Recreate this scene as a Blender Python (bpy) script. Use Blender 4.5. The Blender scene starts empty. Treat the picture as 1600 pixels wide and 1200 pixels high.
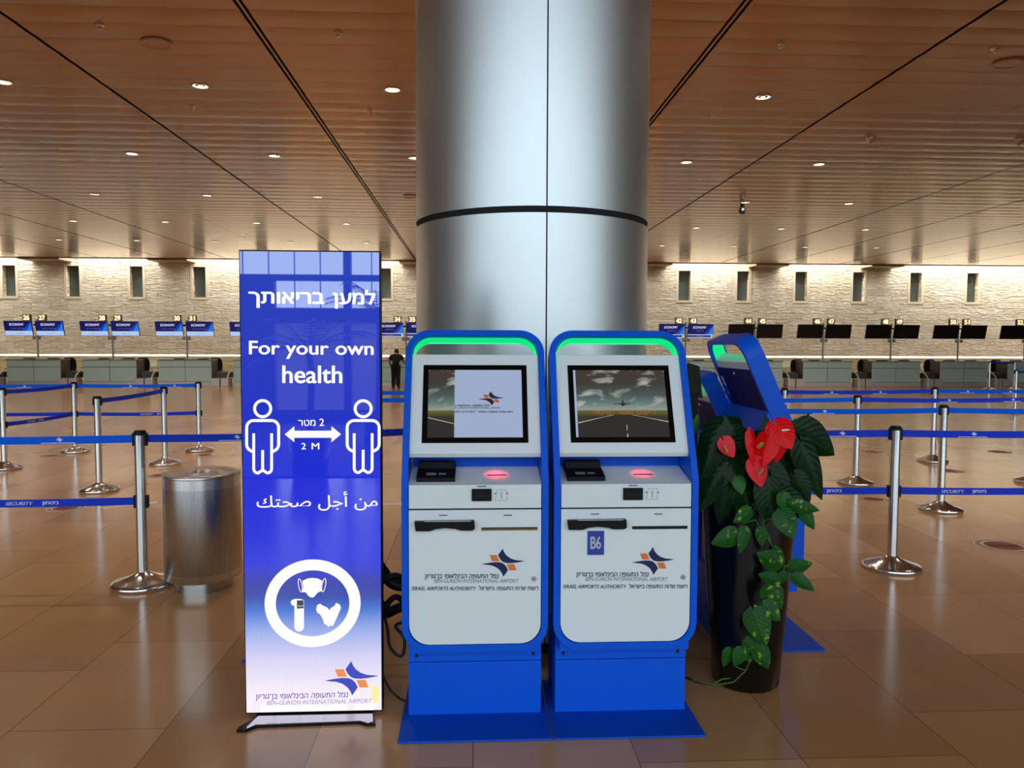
import bpy, math, random
from mathutils import Vector, Matrix
random.seed(7)
R = math.radians
C = bpy.context.scene.collection
SC = bpy.context.scene

# ------------------------------------------------------------------ camera
FPX, PITCH, ROLL, HALL, EYE = 1200.0, R(3.0), R(0.19), R(2.9), 1.56
cam = bpy.data.cameras.new('camera'); co = bpy.data.objects.new('camera', cam); C.objects.link(co)
cam.sensor_fit = 'HORIZONTAL'; cam.sensor_width = 36; cam.lens = 36 * FPX / 1600; cam.clip_end = 300; cam.clip_start = .05
co.location = (0, 0, EYE)
co.rotation_euler = (Matrix.Rotation(-PITCH, 3, 'X') @ Matrix.Rotation(R(90), 3, 'X') @ Matrix.Rotation(ROLL, 3, 'Z')).to_euler()
SC.camera = co

# ------------------------------------------------------------------ exposure, sky, daylight
SC.view_settings.view_transform = 'Standard'; SC.view_settings.look = 'None'
SC.view_settings.exposure = 0.0; SC.view_settings.gamma = 1.0
SKY = 3.6
w = bpy.data.worlds.new('sky'); SC.world = w; w.use_nodes = True
nt = w.node_tree; nt.nodes.clear()
out = nt.nodes.new('ShaderNodeOutputWorld'); bg = nt.nodes.new('ShaderNodeBackground')
tc = nt.nodes.new('ShaderNodeTexCoord'); sp = nt.nodes.new('ShaderNodeSeparateXYZ'); rp = nt.nodes.new('ShaderNodeValToRGB')
mr = nt.nodes.new('ShaderNodeMapRange'); mr.inputs[1].default_value = -.3; mr.inputs[2].default_value = .7
e = rp.color_ramp.elements
e[0].position = 0; e[0].color = (.07, .07, .065, 1); e[1].position = 1; e[1].color = (.46, .56, .66, 1)
for p, c in ((.326, (.08, .085, .075, 1)), (.342, (.80, .97, 1.0, 1)), (.5, (.77, .93, 1, 1)), (.66, (.66, .78, .88, 1))):
    n = e.new(p); n.color = c
nt.links.new(tc.outputs['Generated'], sp.inputs[0]); nt.links.new(sp.outputs[2], mr.inputs[0])
nt.links.new(mr.outputs[0], rp.inputs[0]); nt.links.new(rp.outputs[0], bg.inputs[0])
bg.inputs[1].default_value = SKY; nt.links.new(bg.outputs[0], out.inputs[0])
CA, SA = math.cos(HALL), math.sin(HALL)
def H(u, v, z=0.0):                      # hall axes (u along the far wall, v into the hall) -> world
    return Vector((u * CA - v * SA, u * SA + v * CA, z))
FAC = -9.0                               # the glazed front of the hall, behind the camera
def area(name, loc, rot, sx, sy, power, col=(1, 1, 1), portal=False):
    l = bpy.data.lights.new(name, 'AREA'); l.shape = 'RECTANGLE'; l.size = sx; l.size_y = sy; l.energy = power; l.color = col
    if portal: l.cycles.is_portal = True
    o = bpy.data.objects.new(name, l); o.location = loc; o.rotation_euler = rot; C.objects.link(o); return o
area('daylight_opening', H(0, FAC - .2, 4.5), (R(90), 0, HALL), 61, 9, 1, portal=True)
CEIL = 4.89
WALLV = 32.4
SLOT = [(-31, -17.95), (-16.35, -12.95), (-11.4, -3.0), (-1.6, 1.7), (3.1, 6.8), (8.2, 11.7), (13.1, 16.6), (18.0, 31)]
for a, b in SLOT:                        # daylight slot along the top of the stone wall
    area('wall_slot_light', H((a + b) / 2, WALLV - .62, CEIL + 1.45), (R(10), 0, HALL), b - a, .7, 94 * (b - a), (1, .985, .94))

# ------------------------------------------------------------------ picture <-> place helpers
CR = co.rotation_euler.to_matrix()
def ray(px, py):
    return (CR @ Vector(((px - 800) / FPX, (600 - py) / FPX, -1)))
def to_hall(p): return Vector((p[0] * CA + p[1] * SA, -p[0] * SA + p[1] * CA, p[2]))
def hit(px, py, P, N):                   # where the sight line through a pixel meets a plane, hall coordinates
    d = to_hall(ray(px, py)); o = Vector((0, 0, EYE)); N = Vector(N)
    return o + d * ((Vector(P) - o).dot(N) / d.dot(N))
def floor_at(px, py): return hit(px, py, (0, 0, 0), (0, 0, 1))
def on_v(px, py, v): return hit(px, py, (0, v, 0), (0, 1, 0))

# ------------------------------------------------------------------ materials
def s2l(c): return tuple(((x / 255) / 12.92 if x / 255 <= .04045 else ((x / 255 + .055) / 1.055) ** 2.4) for x in c)
MATS = {}
def pm(name, rgb, rough=.5, metal=0.0, ior=1.45, emit=0.0, nz=.06, ns=12.0, bump=0.0, bs=60.0, coat=0.0, aniso=0.0, lin=None):
    if name in MATS: return MATS[name]
    m = bpy.data.materials.new(name); m.use_nodes = True; t = m.node_tree; b = t.nodes['Principled BSDF']
    col = lin or s2l(rgb)
    b.inputs['Roughness'].default_value = rough; b.inputs['Metallic'].default_value = metal; b.inputs['IOR'].default_value = ior
    b.inputs['Coat Weight'].default_value = coat
    if aniso: b.inputs['Anisotropic'].default_value = aniso
    co_ = t.nodes.new('ShaderNodeTexCoord'); no = t.nodes.new('ShaderNodeTexNoise'); no.inputs['Scale'].default_value = ns
    t.links.new(co_.outputs['Object'], no.inputs['Vector'])
    mx = t.nodes.new('ShaderNodeMix'); mx.data_type = 'RGBA'
    mx.inputs[6].default_value = (*[c * (1 - nz) for c in col], 1); mx.inputs[7].default_value = (*[min(1, c * (1 + nz)) for c in col], 1)
    t.links.new(no.outputs[0], mx.inputs[0])
    if emit:
        b.inputs['Base Color'].default_value = (0.01, 0.01, 0.01, 1)
        t.links.new(mx.outputs[2], b.inputs['Emission Color']); b.inputs['Emission Strength'].default_value = emit
    else:
        t.links.new(mx.outputs[2], b.inputs['Base Color'])
    if bump:
        n2 = t.nodes.new('ShaderNodeTexNoise'); n2.inputs['Scale'].default_value = bs; n2.inputs['Detail'].default_value = 5
        bp = t.nodes.new('ShaderNodeBump'); bp.inputs['Strength'].default_value = bump; bp.inputs['Distance'].default_value = .02
        t.links.new(co_.outputs['Object'], n2.inputs['Vector']); t.links.new(n2.outputs[0], bp.inputs['Height']); t.links.new(bp.outputs[0], b.inputs['Normal'])
    MATS[name] = m; return m
def nd(t, kind, **kw):
    n = t.nodes.new(kind)
    for k, v in kw.items(): setattr(n, k, v)
    return n
def mth(t, op, a, b=None, c=None):
    n = t.nodes.new('ShaderNodeMath'); n.operation = op
    for i, x in enumerate((a, b, c)):
        if x is None: continue
        if isinstance(x, (int, float)): n.inputs[i].default_value = x
        else: t.links.new(x, n.inputs[i])
    return n.outputs[0]
def ramp(t, fac, stops):
    r = t.nodes.new('ShaderNodeValToRGB'); el = r.color_ramp.elements
    while len(el) > 1: el.remove(el[-1])
    el[0].position = stops[0][0]; el[0].color = (*stops[0][1], 1)
    for p, c in stops[1:]:
        n = el.new(p); n.color = (*c, 1)
    t.links.new(fac, r.inputs[0]); return r.outputs[0]
def mixc(t, fac, a, b):
    n = t.nodes.new('ShaderNodeMix'); n.data_type = 'RGBA'
    for i, x in ((0, fac), (6, a), (7, b)):
        if isinstance(x, (int, float)): n.inputs[i].default_value = x
        elif isinstance(x, tuple): n.inputs[i].default_value = (*x, 1)
        else: t.links.new(x, n.inputs[i])
    return n.outputs[2]

def stone_floor():
    m = bpy.data.materials.new('polished_stone_tiles'); m.use_nodes = True; t = m.node_tree; b = t.nodes['Principled BSDF']
    tcn = nd(t, 'ShaderNodeTexCoord'); mp = nd(t, 'ShaderNodeMapping'); mp.inputs['Rotation'].default_value = (0, 0, R(90))
    t.links.new(tcn.outputs['Object'], mp.inputs[0])
    br = nd(t, 'ShaderNodeTexBrick'); br.offset = .37; br.offset_frequency = 3; br.squash = 1.0
    t.links.new(mp.outputs[0], br.inputs[0])
    br.inputs['Scale'].default_value = 1; br.inputs['Brick Width'].default_value = .92; br.inputs['Row Height'].default_value = .62
    br.inputs['Mortar Size'].default_value = .0022; br.inputs['Mortar Smooth'].default_value = .3; br.inputs['Bias'].default_value = 0
    br.inputs['Color1'].default_value = (0, 0, 0, 1); br.inputs['Color2'].default_value = (1, 1, 1, 1)
    tone = ramp(t, br.outputs[0], [(0, FLOOR_A), (.5, FLOOR_B), (1, FLOOR_C)])
    mp2 = nd(t, 'ShaderNodeMapping'); mp2.inputs['Scale'].default_value = (2.2, .8, 1)
    t.links.new(tcn.outputs['Object'], mp2.inputs[0])
    no = nd(t, 'ShaderNodeTexNoise'); no.inputs['Scale'].default_value = 1.6; no.inputs['Detail'].default_value = 6; no.inputs['Roughness'].default_value = .6
    t.links.new(mp2.outputs[0], no.inputs[0])
    veins = ramp(t, no.outputs[0], [(.3, (.93, .92, .91)), (.55, (1, 1, 1)), (.75, (1.03, 1.03, 1.02))])
    mul = nd(t, 'ShaderNodeMix', data_type='RGBA', blend_type='MULTIPLY'); mul.inputs[0].default_value = 1
    t.links.new(tone, mul.inputs[6]); t.links.new(veins, mul.inputs[7])
    vo = nd(t, 'ShaderNodeTexNoise'); vo.inputs['Scale'].default_value = 9; vo.inputs['Detail'].default_value = 8
    t.links.new(mp2.outputs[0], vo.inputs[0])
    spots = ramp(t, vo.outputs[0], [(.23, (1, 1, 1)), (.27, (0, 0, 0))])
    c2 = mixc(t, mth(t, 'MULTIPLY', spots, .55), mul.outputs[2], (.05, .03, .025))
    c3 = mixc(t, mth(t, 'MULTIPLY', br.outputs[1], .7), c2, (.05, .035, .025))
    t.links.new(c3, b.inputs['Base Color'])
    n3 = nd(t, 'ShaderNodeTexNoise'); n3.inputs['Scale'].default_value = 3; n3.inputs['Detail'].default_value = 4
    t.links.new(tcn.outputs['Object'], n3.inputs[0])
    t.links.new(mth(t, 'MULTIPLY_ADD', n3.outputs[0], .03, FLOOR_ROUGH), b.inputs['Roughness'])
    b.inputs['IOR'].default_value = 1.5
    return m
FLOOR_A, FLOOR_B, FLOOR_C, FLOOR_ROUGH = s2l((172, 125, 79)), s2l((189, 140, 91)), s2l((201, 152, 105)), .17

def wall_stone():
    m = bpy.data.materials.new('rough_limestone'); m.use_nodes = True; t = m.node_tree; b = t.nodes['Principled BSDF']
    tcn = nd(t, 'ShaderNodeTexCoord'); sx = nd(t, 'ShaderNodeSeparateXYZ'); cx = nd(t, 'ShaderNodeCombineXYZ')
    t.links.new(tcn.outputs['Object'], sx.inputs[0]); t.links.new(sx.outputs[0], cx.inputs[0]); t.links.new(sx.outputs[2], cx.inputs[1])
    br = nd(t, 'ShaderNodeTexBrick'); br.offset = .43; br.offset_frequency = 2
    t.links.new(cx.outputs[0], br.inputs[0]); br.inputs['Scale'].default_value = 1
    br.inputs['Brick Width'].default_value = .72; br.inputs['Row Height'].default_value = .262
    br.inputs['Mortar Size'].default_value = .009; br.inputs['Mortar Smooth'].default_value = .6
    br.inputs['Color1'].default_value = (0, 0, 0, 1); br.inputs['Color2'].default_value = (1, 1, 1, 1)
    tone = ramp(t, br.outputs[0], [(0, s2l((216, 204, 176))), (.5, s2l((226, 215, 190))), (1, s2l((236, 228, 208)))])
    mp = nd(t, 'ShaderNodeMapping'); mp.inputs['Scale'].default_value = (3, 1, 9); t.links.new(tcn.outputs['Object'], mp.inputs[0])
    no = nd(t, 'ShaderNodeTexNoise'); no.inputs['Scale'].default_value = 1.3; no.inputs['Detail'].default_value = 7; no.inputs['Roughness'].default_value = .65
    t.links.new(mp.outputs[0], no.inputs[0])
    shade = ramp(t, no.outputs[0], [(.3, (.8, .79, .76)), (.6, (1.03, 1.03, 1.03))])
    mul = nd(t, 'ShaderNodeMix', data_type='RGBA', blend_type='MULTIPLY'); mul.inputs[0].default_value = 1
    t.links.new(tone, mul.inputs[6]); t.links.new(shade, mul.inputs[7])
    c3 = mixc(t, mth(t, 'MULTIPLY', br.outputs[1], .45), mul.outputs[2], s2l((120, 104, 78)))
    t.links.new(c3, b.inputs['Base Color']); b.inputs['Roughness'].default_value = .9
    hgt = mth(t, 'SUBTRACT', no.outputs[0], mth(t, 'MULTIPLY', br.outputs[1], .5))
    bp = nd(t, 'ShaderNodeBump'); bp.inputs['Strength'].default_value = 1.0; bp.inputs['Distance'].default_value = .16
    t.links.new(hgt, bp.inputs['Height']); t.links.new(bp.outputs[0], b.inputs['Normal'])
    return m

def led_gradient():                      # the picture the advertising screen shows, by height
    m = bpy.data.materials.new('screen_picture'); m.use_nodes = True; t = m.node_tree; b = t.nodes['Principled BSDF']
    uv = nd(t, 'ShaderNodeUVMap'); sx = nd(t, 'ShaderNodeSeparateXYZ'); t.links.new(uv.outputs[0], sx.inputs[0])
    st = [(0, (252, 244, 252)), (.05, (244, 236, 250)), (.12, (212, 208, 244)), (.18, (150, 170, 232)), (.225, (60, 112, 212)), (.255, (38, 66, 168)), (.285, (34, 50, 168)),
          (.33, (26, 44, 218)), (.5, (28, 44, 216)), (.66, (38, 54, 196)), (.82, (44, 62, 190)), (1, (40, 66, 184))]
    base = ramp(t, sx.outputs[1], [(p, s2l(c)) for p, c in st])
    lx = mth(t, 'SINE', mth(t, 'MULTIPLY', sx.outputs[0], 2 * math.pi * 72)); ly = mth(t, 'SINE', mth(t, 'MULTIPLY', sx.outputs[1], 2 * math.pi * 236))
    pix = mth(t, 'MULTIPLY_ADD', lx, .07, mth(t, 'MULTIPLY_ADD', ly, .04, .97))
    b.inputs['Base Color'].default_value = (.004, .004, .006, 1); b.inputs['Roughness'].default_value = .015; b.inputs['IOR'].default_value = 2.05
    t.links.new(base, b.inputs['Emission Color']); t.links.new(pix, b.inputs['Emission Strength'])
    return m

def sky_picture():                       # clouds over a runway horizon, shown on the kiosk displays
    m = bpy.data.materials.new('display_sky_picture'); m.use_nodes = True; t = m.node_tree; b = t.nodes['Principled BSDF']
    uv = nd(t, 'ShaderNodeUVMap'); sx = nd(t, 'ShaderNodeSeparateXYZ'); t.links.new(uv.outputs[0], sx.inputs[0])
    base = ramp(t, sx.outputs[1], [(0, s2l((46, 42, 40))), (.30, s2l((58, 54, 44))), (.345, s2l((86, 88, 42))), (.385, s2l((104, 96, 58))), (.40, s2l((150, 158, 146))),
                                   (.5, s2l((104, 124, 122))), (.62, s2l((76, 88, 86))), (.8, s2l((64, 62, 56))), (1, s2l((70, 58, 48)))])
    mp = nd(t, 'ShaderNodeMapping'); mp.inputs['Scale'].default_value = (3.6, 5.2, 1); mp.inputs['Rotation'].default_value = (0, 0, .5); mp.inputs['Location'].default_value = (.3, .75, 0)
    t.links.new(uv.outputs[0], mp.inputs[0])
    no = nd(t, 'ShaderNodeTexNoise'); no.inputs['Scale'].default_value = 1.0; no.inputs['Detail'].default_value = 6; no.inputs['Distortion'].default_value = .8
    t.links.new(mp.outputs[0], no.inputs[0])
    cl = ramp(t, no.outputs[0], [(.53, (0, 0, 0)), (.66, (1, 1, 1))])
    up = ramp(t, sx.outputs[1], [(.40, (0, 0, 0)), (.47, (1, 1, 1))])
    col = mixc(t, mth(t, 'MULTIPLY', mth(t, 'MULTIPLY', cl, up), .85), base, s2l((188, 192, 180)))
    b.inputs['Base Color'].default_value = (.006, .006, .006, 1); b.inputs['Roughness'].default_value = .12
    t.links.new(col, b.inputs['Emission Color']); b.inputs['Emission Strength'].default_value = .9
    return m

def perforated_steel():
    m = bpy.data.materials.new('perforated_brushed_steel'); m.use_nodes = True; t = m.node_tree; b = t.nodes['Principled BSDF']
    uv = nd(t, 'ShaderNodeUVMap'); sx = nd(t, 'ShaderNodeSeparateXYZ'); t.links.new(uv.outputs[0], sx.inputs[0])
    u = mth(t, 'DIVIDE', sx.outputs[0], .0165); v = mth(t, 'DIVIDE', sx.outputs[1], .0165)
    def grid(o):
        a = mth(t, 'SUBTRACT', mth(t, 'FRACT', mth(t, 'ADD', u, o)), .5); c = mth(t, 'SUBTRACT', mth(t, 'FRACT', mth(t, 'ADD', v, o)), .5)
        return mth(t, 'LESS_THAN', mth(t, 'SQRT', mth(t, 'ADD', mth(t, 'MULTIPLY', a, a), mth(t, 'MULTIPLY', c, c))), .2)
    hole = mth(t, 'MAXIMUM', grid(0), grid(.5))
    rng = mth(t, 'MULTIPLY', mth(t, 'GREATER_THAN', sx.outputs[1], .125), mth(t, 'LESS_THAN', sx.outputs[1], .655))
    fac = mth(t, 'MULTIPLY', hole, rng)
    mp = nd(t, 'ShaderNodeMapping'); mp.inputs['Scale'].default_value = (140, 3, 1); t.links.new(uv.outputs[0], mp.inputs[0])
    no = nd(t, 'ShaderNodeTexNoise'); no.inputs['Scale'].default_value = 1; t.links.new(mp.outputs[0], no.inputs[0])
    steel = ramp(t, no.outputs[0], [(.3, (.60, .63, .66)), (.7, (.76, .79, .82))])
    t.links.new(mixc(t, fac, steel, (.01, .01, .01)), b.inputs['Base Color'])
    t.links.new(mth(t, 'SUBTRACT', 1.0, fac), b.inputs['Metallic']); b.inputs['Roughness'].default_value = .3
    return m

def leaf_mat(name, dark, light, vari=None, rough=.22):
    m = bpy.data.materials.new(name); m.use_nodes = True; t = m.node_tree; b = t.nodes['Principled BSDF']
    uv = nd(t, 'ShaderNodeUVMap'); sx = nd(t, 'ShaderNodeSeparateXYZ'); t.links.new(uv.outputs[0], sx.inputs[0])
    tcn = nd(t, 'ShaderNodeTexCoord'); no = nd(t, 'ShaderNodeTexNoise'); no.inputs['Scale'].default_value = 14; no.inputs['Detail'].default_value = 5
    t.links.new(tcn.outputs['Object'], no.inputs[0])
    ax = mth(t, 'ABSOLUTE', sx.outputs[0])
    rib = mth(t, 'LESS_THAN', ax, .035)
    vein = mth(t, 'SINE', mth(t, 'MULTIPLY', mth(t, 'SUBTRACT', sx.outputs[1], mth(t, 'MULTIPLY', ax, .35)), 48))
    vn = mth(t, 'MULTIPLY', mth(t, 'GREATER_THAN', vein, .93), .5)
    col = mixc(t, no.outputs[0], s2l(dark), s2l(light))
    if vari:
        n2 = nd(t, 'ShaderNodeTexNoise'); n2.inputs['Scale'].default_value = 34; n2.inputs['Detail'].default_value = 6; t.links.new(tcn.outputs['Object'], n2.inputs[0])
        vm = ramp(t, n2.outputs[0], [(.6, (0, 0, 0)), (.7, (1, 1, 1))])
        col = mixc(t, mth(t, 'MULTIPLY', vm, .8), col, s2l(vari))
    col = mixc(t, mth(t, 'MULTIPLY', mth(t, 'MAXIMUM', rib, vn), .22), col, s2l(tuple(min(255, c + 40) for c in light)))
    t.links.new(col, b.inputs['Base Color']); b.inputs['Roughness'].default_value = rough; b.inputs['IOR'].default_value = 1.19
    bp = nd(t, 'ShaderNodeBump'); bp.inputs['Strength'].default_value = .10; bp.inputs['Distance'].default_value = .003
    t.links.new(vein, bp.inputs['Height']); t.links.new(bp.outputs[0], b.inputs['Normal'])
    return m

def tint_glass():
    m = bpy.data.materials.new('greenish_glass'); m.use_nodes = True; t = m.node_tree; t.nodes.remove(t.nodes['Principled BSDF'])
    tr = nd(t, 'ShaderNodeBsdfTransparent'); tr.inputs[0].default_value = (.93, .95, .84, 1)
    gl = nd(t, 'ShaderNodeBsdfGlossy'); gl.inputs['Roughness'].default_value = .03; mx = nd(t, 'ShaderNodeMixShader'); mx.inputs[0].default_value = .08
    t.links.new(tr.outputs[0], mx.inputs[1]); t.links.new(gl.outputs[0], mx.inputs[2]); t.links.new(mx.outputs[0], t.nodes['Material Output'].inputs[0])
    return m

M = dict(
    blue=pm('kiosk_blue_paint', (0, 84, 212), .42, ior=1.3, nz=.03), navy=pm('kiosk_navy_panel', (0, 22, 108), .5, ior=1.15, nz=.05),
    white=pm('kiosk_white_metal', (222, 227, 231), .42, nz=.02), plate=pm('kiosk_blue_shaded', (0, 74, 186), .5, ior=1.3, nz=.05, ns=30),  # plate: same blue paint, the weaker light on it darkened into the colour
    black=pm('black_plastic', (13, 13, 15), .5, ior=1.28, nz=.1), bezel=pm('display_black_glass', (9, 9, 10), .12, nz=.05), rubber=pm('black_rubber', (14, 14, 14), .6),
    seam=pm('dark_gap', (18, 20, 24), .8), steelgrey=pm('grey_label', (112, 118, 124), .5), brass=pm('brass_slot', (120, 100, 52), .35, .8),
    lock=pm('silver_lock', (176, 180, 184), .3, .9),
    green=pm('green_light', (8, 232, 132), .4, emit=1.0, nz=.05, ns=90), greenhot=pm('green_light_diode', (96, 255, 190), .4, emit=1.3),
    navyink=pm('navy_print', (20, 26, 78), .5), orange=pm('orange_print', (226, 118, 44), .5), greyink=pm('grey_print', (120, 124, 138), .5),
    redlight=pm('red_scanner_light', (255, 40, 50), .4, emit=6),
    column=pm('brushed_aluminium_cladding', (0, 0, 0), .45, 1.0, nz=.02, ns=2, lin=(.66, .69, .72)), chrome=pm('polished_steel', (0, 0, 0), .18, 1.0, nz=.02, lin=(.70, .72, .74)),
    brushed=pm('brushed_steel', (0, 0, 0), .26, 1.0, nz=.08, ns=40, lin=(.5, .5, .5)), belt=pm('royal_blue_webbing', (28, 56, 200), .8, ior=1.3, nz=.08, ns=200),
    belt2=pm('bright_blue_webbing', (0, 92, 228), .8, ior=1.3, nz=.08, ns=200), print=pm('white_print', (225, 230, 240), .6),
    pot=pm('black_gloss_planter', (13, 12, 12), .2, nz=.2), soil=pm('potting_soil', (40, 28, 20), .95, bump=.6),
    leaf=leaf_mat('dark_anthurium_leaf', (7, 27, 9), (15, 46, 14)), leaf2=leaf_mat('mid_green_leaf', (24, 66, 26), (48, 104, 38)),
    pothos=leaf_mat('variegated_pothos_leaf', (14, 50, 16), (32, 88, 28), (140, 168, 56)), stem=pm('green_stem', (62, 96, 36), .5),
    red=leaf_mat('red_spathe', (206, 4, 10), (226, 16, 20), rough=.22), pink=leaf_mat('pink_red_spathe', (204, 26, 40), (226, 60, 70), rough=.22),
    spadix=pm('cream_spadix', (240, 214, 190), .5), spadix2=pm('olive_spadix', (140, 150, 60), .5),
    desk=pm('frosted_glass_panel', (180, 206, 200), .22, nz=.04), deskdark=pm('dark_bronze_side', (62, 56, 46), .4), kick=pm('bronze_metal_plinth', (188, 176, 166), .35, .3),
    counter=pm('pale_counter_top', (120, 122, 112), .3), screenoff=pm('switched_off_display', (14, 14, 20), .3), pole=pm('satin_steel_pole', (150, 148, 144), .4, .7),
    scr=None, chairb=pm('black_chair_fabric', (22, 20, 20), .8), rail=pm('rail_and_glint_white', (246, 246, 242), .4),
    numbox=pm('number_sign_box', (64, 44, 26), .5), numlit=pm('lit_numeral', (255, 226, 170), .5, emit=2.2), numback=pm('lit_number_face', (150, 104, 52), .5, emit=.9),
    lamp=pm('lamp_glow', (255, 226, 190), .4, emit=2.8, nz=.5, ns=70), lamptrim=pm('lamp_trim', (200, 190, 176), .25, .9),
    ceil=pm('bronze_ceiling_slats', (0, 0, 0), .17, .34, nz=.03, ns=.7, lin=(.45, .285, .175)), dark=pm('ceiling_void', (12, 9, 7), .9), plaster=pm('warm_plaster', (150, 136, 116), .8),
    soffit=pm('tan_soffit', (150, 132, 112), .6), limeframe=pm('smooth_limestone', (214, 202, 176), .8, nz=.05), pane=pm('dark_window_pane', (86, 94, 90), .12, nz=.25, ns=3),
    frame=pm('facade_dark_metal', (60, 62, 66), .5, .3), skin=pm('skin', (150, 100, 78), .6), cloth=pm('black_clothing', (16, 15, 18), .85), hair=pm('dark_hair', (20, 15, 12), .7),
    shoe=pm('black_shoes', (12, 12, 12), .5), sticker=pm('red_floor_sticker', (150, 62, 48), .5), stickerw=pm('white_floor_sticker', (226, 208, 184), .5), stickert=pm('tan_floor_sticker', (158, 132, 104), .5), stickerd=pm('dark_floor_sticker', (84, 34, 28), .5),
    reader=pm('olive_black_plastic', (38, 38, 28), .6, ior=1.25), cable=pm('black_cable', (14, 14, 16), .55), palm=leaf_mat('palm_frond', (18, 40, 18), (36, 70, 28)), trunk=pm('palm_trunk', (80, 62, 44), .9),
    footplate=pm('mirror_steel_foot', (0, 0, 0), .045, 1.0, nz=.02, lin=(.44, .42, .48)), cams=pm('camera_black', (20, 18, 18), .3), ceilspot=pm('ceiling_bronze_disc', (120, 84, 56), .5),
    sign_white=pm('screen_white', (250, 246, 255), .015, ior=2.05, emit=1.05, nz=.02), sign_blue=pm('screen_emblem_blue', (38, 58, 190), .015, ior=2.05, emit=.95, nz=.02),
    sign_orange=pm('screen_emblem_orange', (240, 140, 62), .015, ior=2.05, emit=.95, nz=.04), sign_violet=pm('screen_violet_text', (78, 72, 176), .015, ior=2.05, emit=.9), sign_lilac=pm('screen_lilac_text', (156, 146, 206), .015, ior=2.05, emit=.9),
    sign_yellow=pm('screen_yellow_pixels', (252, 238, 150), .015, ior=2.05, emit=1.0), sign_dark=pm('screen_dark_pixels', (40, 46, 60), .015, ior=2.05, emit=.8), sign_navy=pm('screen_deep_blue', (34, 54, 172), .015, ior=2.05, emit=.95),
    d_white=pm('display_pale_blue', (158, 174, 204), .12, emit=.95, nz=.02), d_ink=pm('display_dark_ink', (46, 46, 58), .12, emit=.6), d_org=pm('display_orange', (190, 84, 50), .12, emit=.9), d_line=pm('display_white_line', (190, 190, 178), .12, emit=.9),
    d_road=pm('display_runway', (46, 43, 42), .12, emit=.9), d_txt=pm('display_orange_text', (176, 96, 44), .12, emit=.9), d_plane=pm('display_aircraft', (40, 46, 44), .12, emit=.9), d_grn=pm('display_grass', (88, 84, 40), .12, emit=.9),
    s_navy=pm('counter_screen_navy', (14, 20, 92), .2, emit=1.0, nz=.05, ns=2), s_sky=pm('counter_screen_sky', (30, 120, 220), .2, emit=1.0, nz=.05), s_mid=pm('counter_screen_mid', (16, 62, 178), .2, emit=1.0, nz=.1), s_pale=pm('counter_screen_pale', (176, 200, 240), .2, emit=1.0, nz=.03),
    s_txt=pm('counter_screen_text', (226, 230, 246), .2, emit=1.0, nz=.02), s_dim=pm('counter_screen_dim_text', (120, 128, 190), .2, emit=.9),
    card=pm('grey_card', (150, 146, 134), .7), b6=pm('blue_number_plate', (46, 62, 160), .4), bag=pm('grey_liner_lid', (0, 0, 0), .34, 1.0, nz=.15, ns=8, lin=(.55, .52, .5)),
)
M['glass'] = tint_glass(); M['led'] = led_gradient(); M['skypic'] = sky_picture(); M['perf'] = perforated_steel(); M['floor'] = stone_floor(); M['stone'] = wall_stone()

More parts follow.
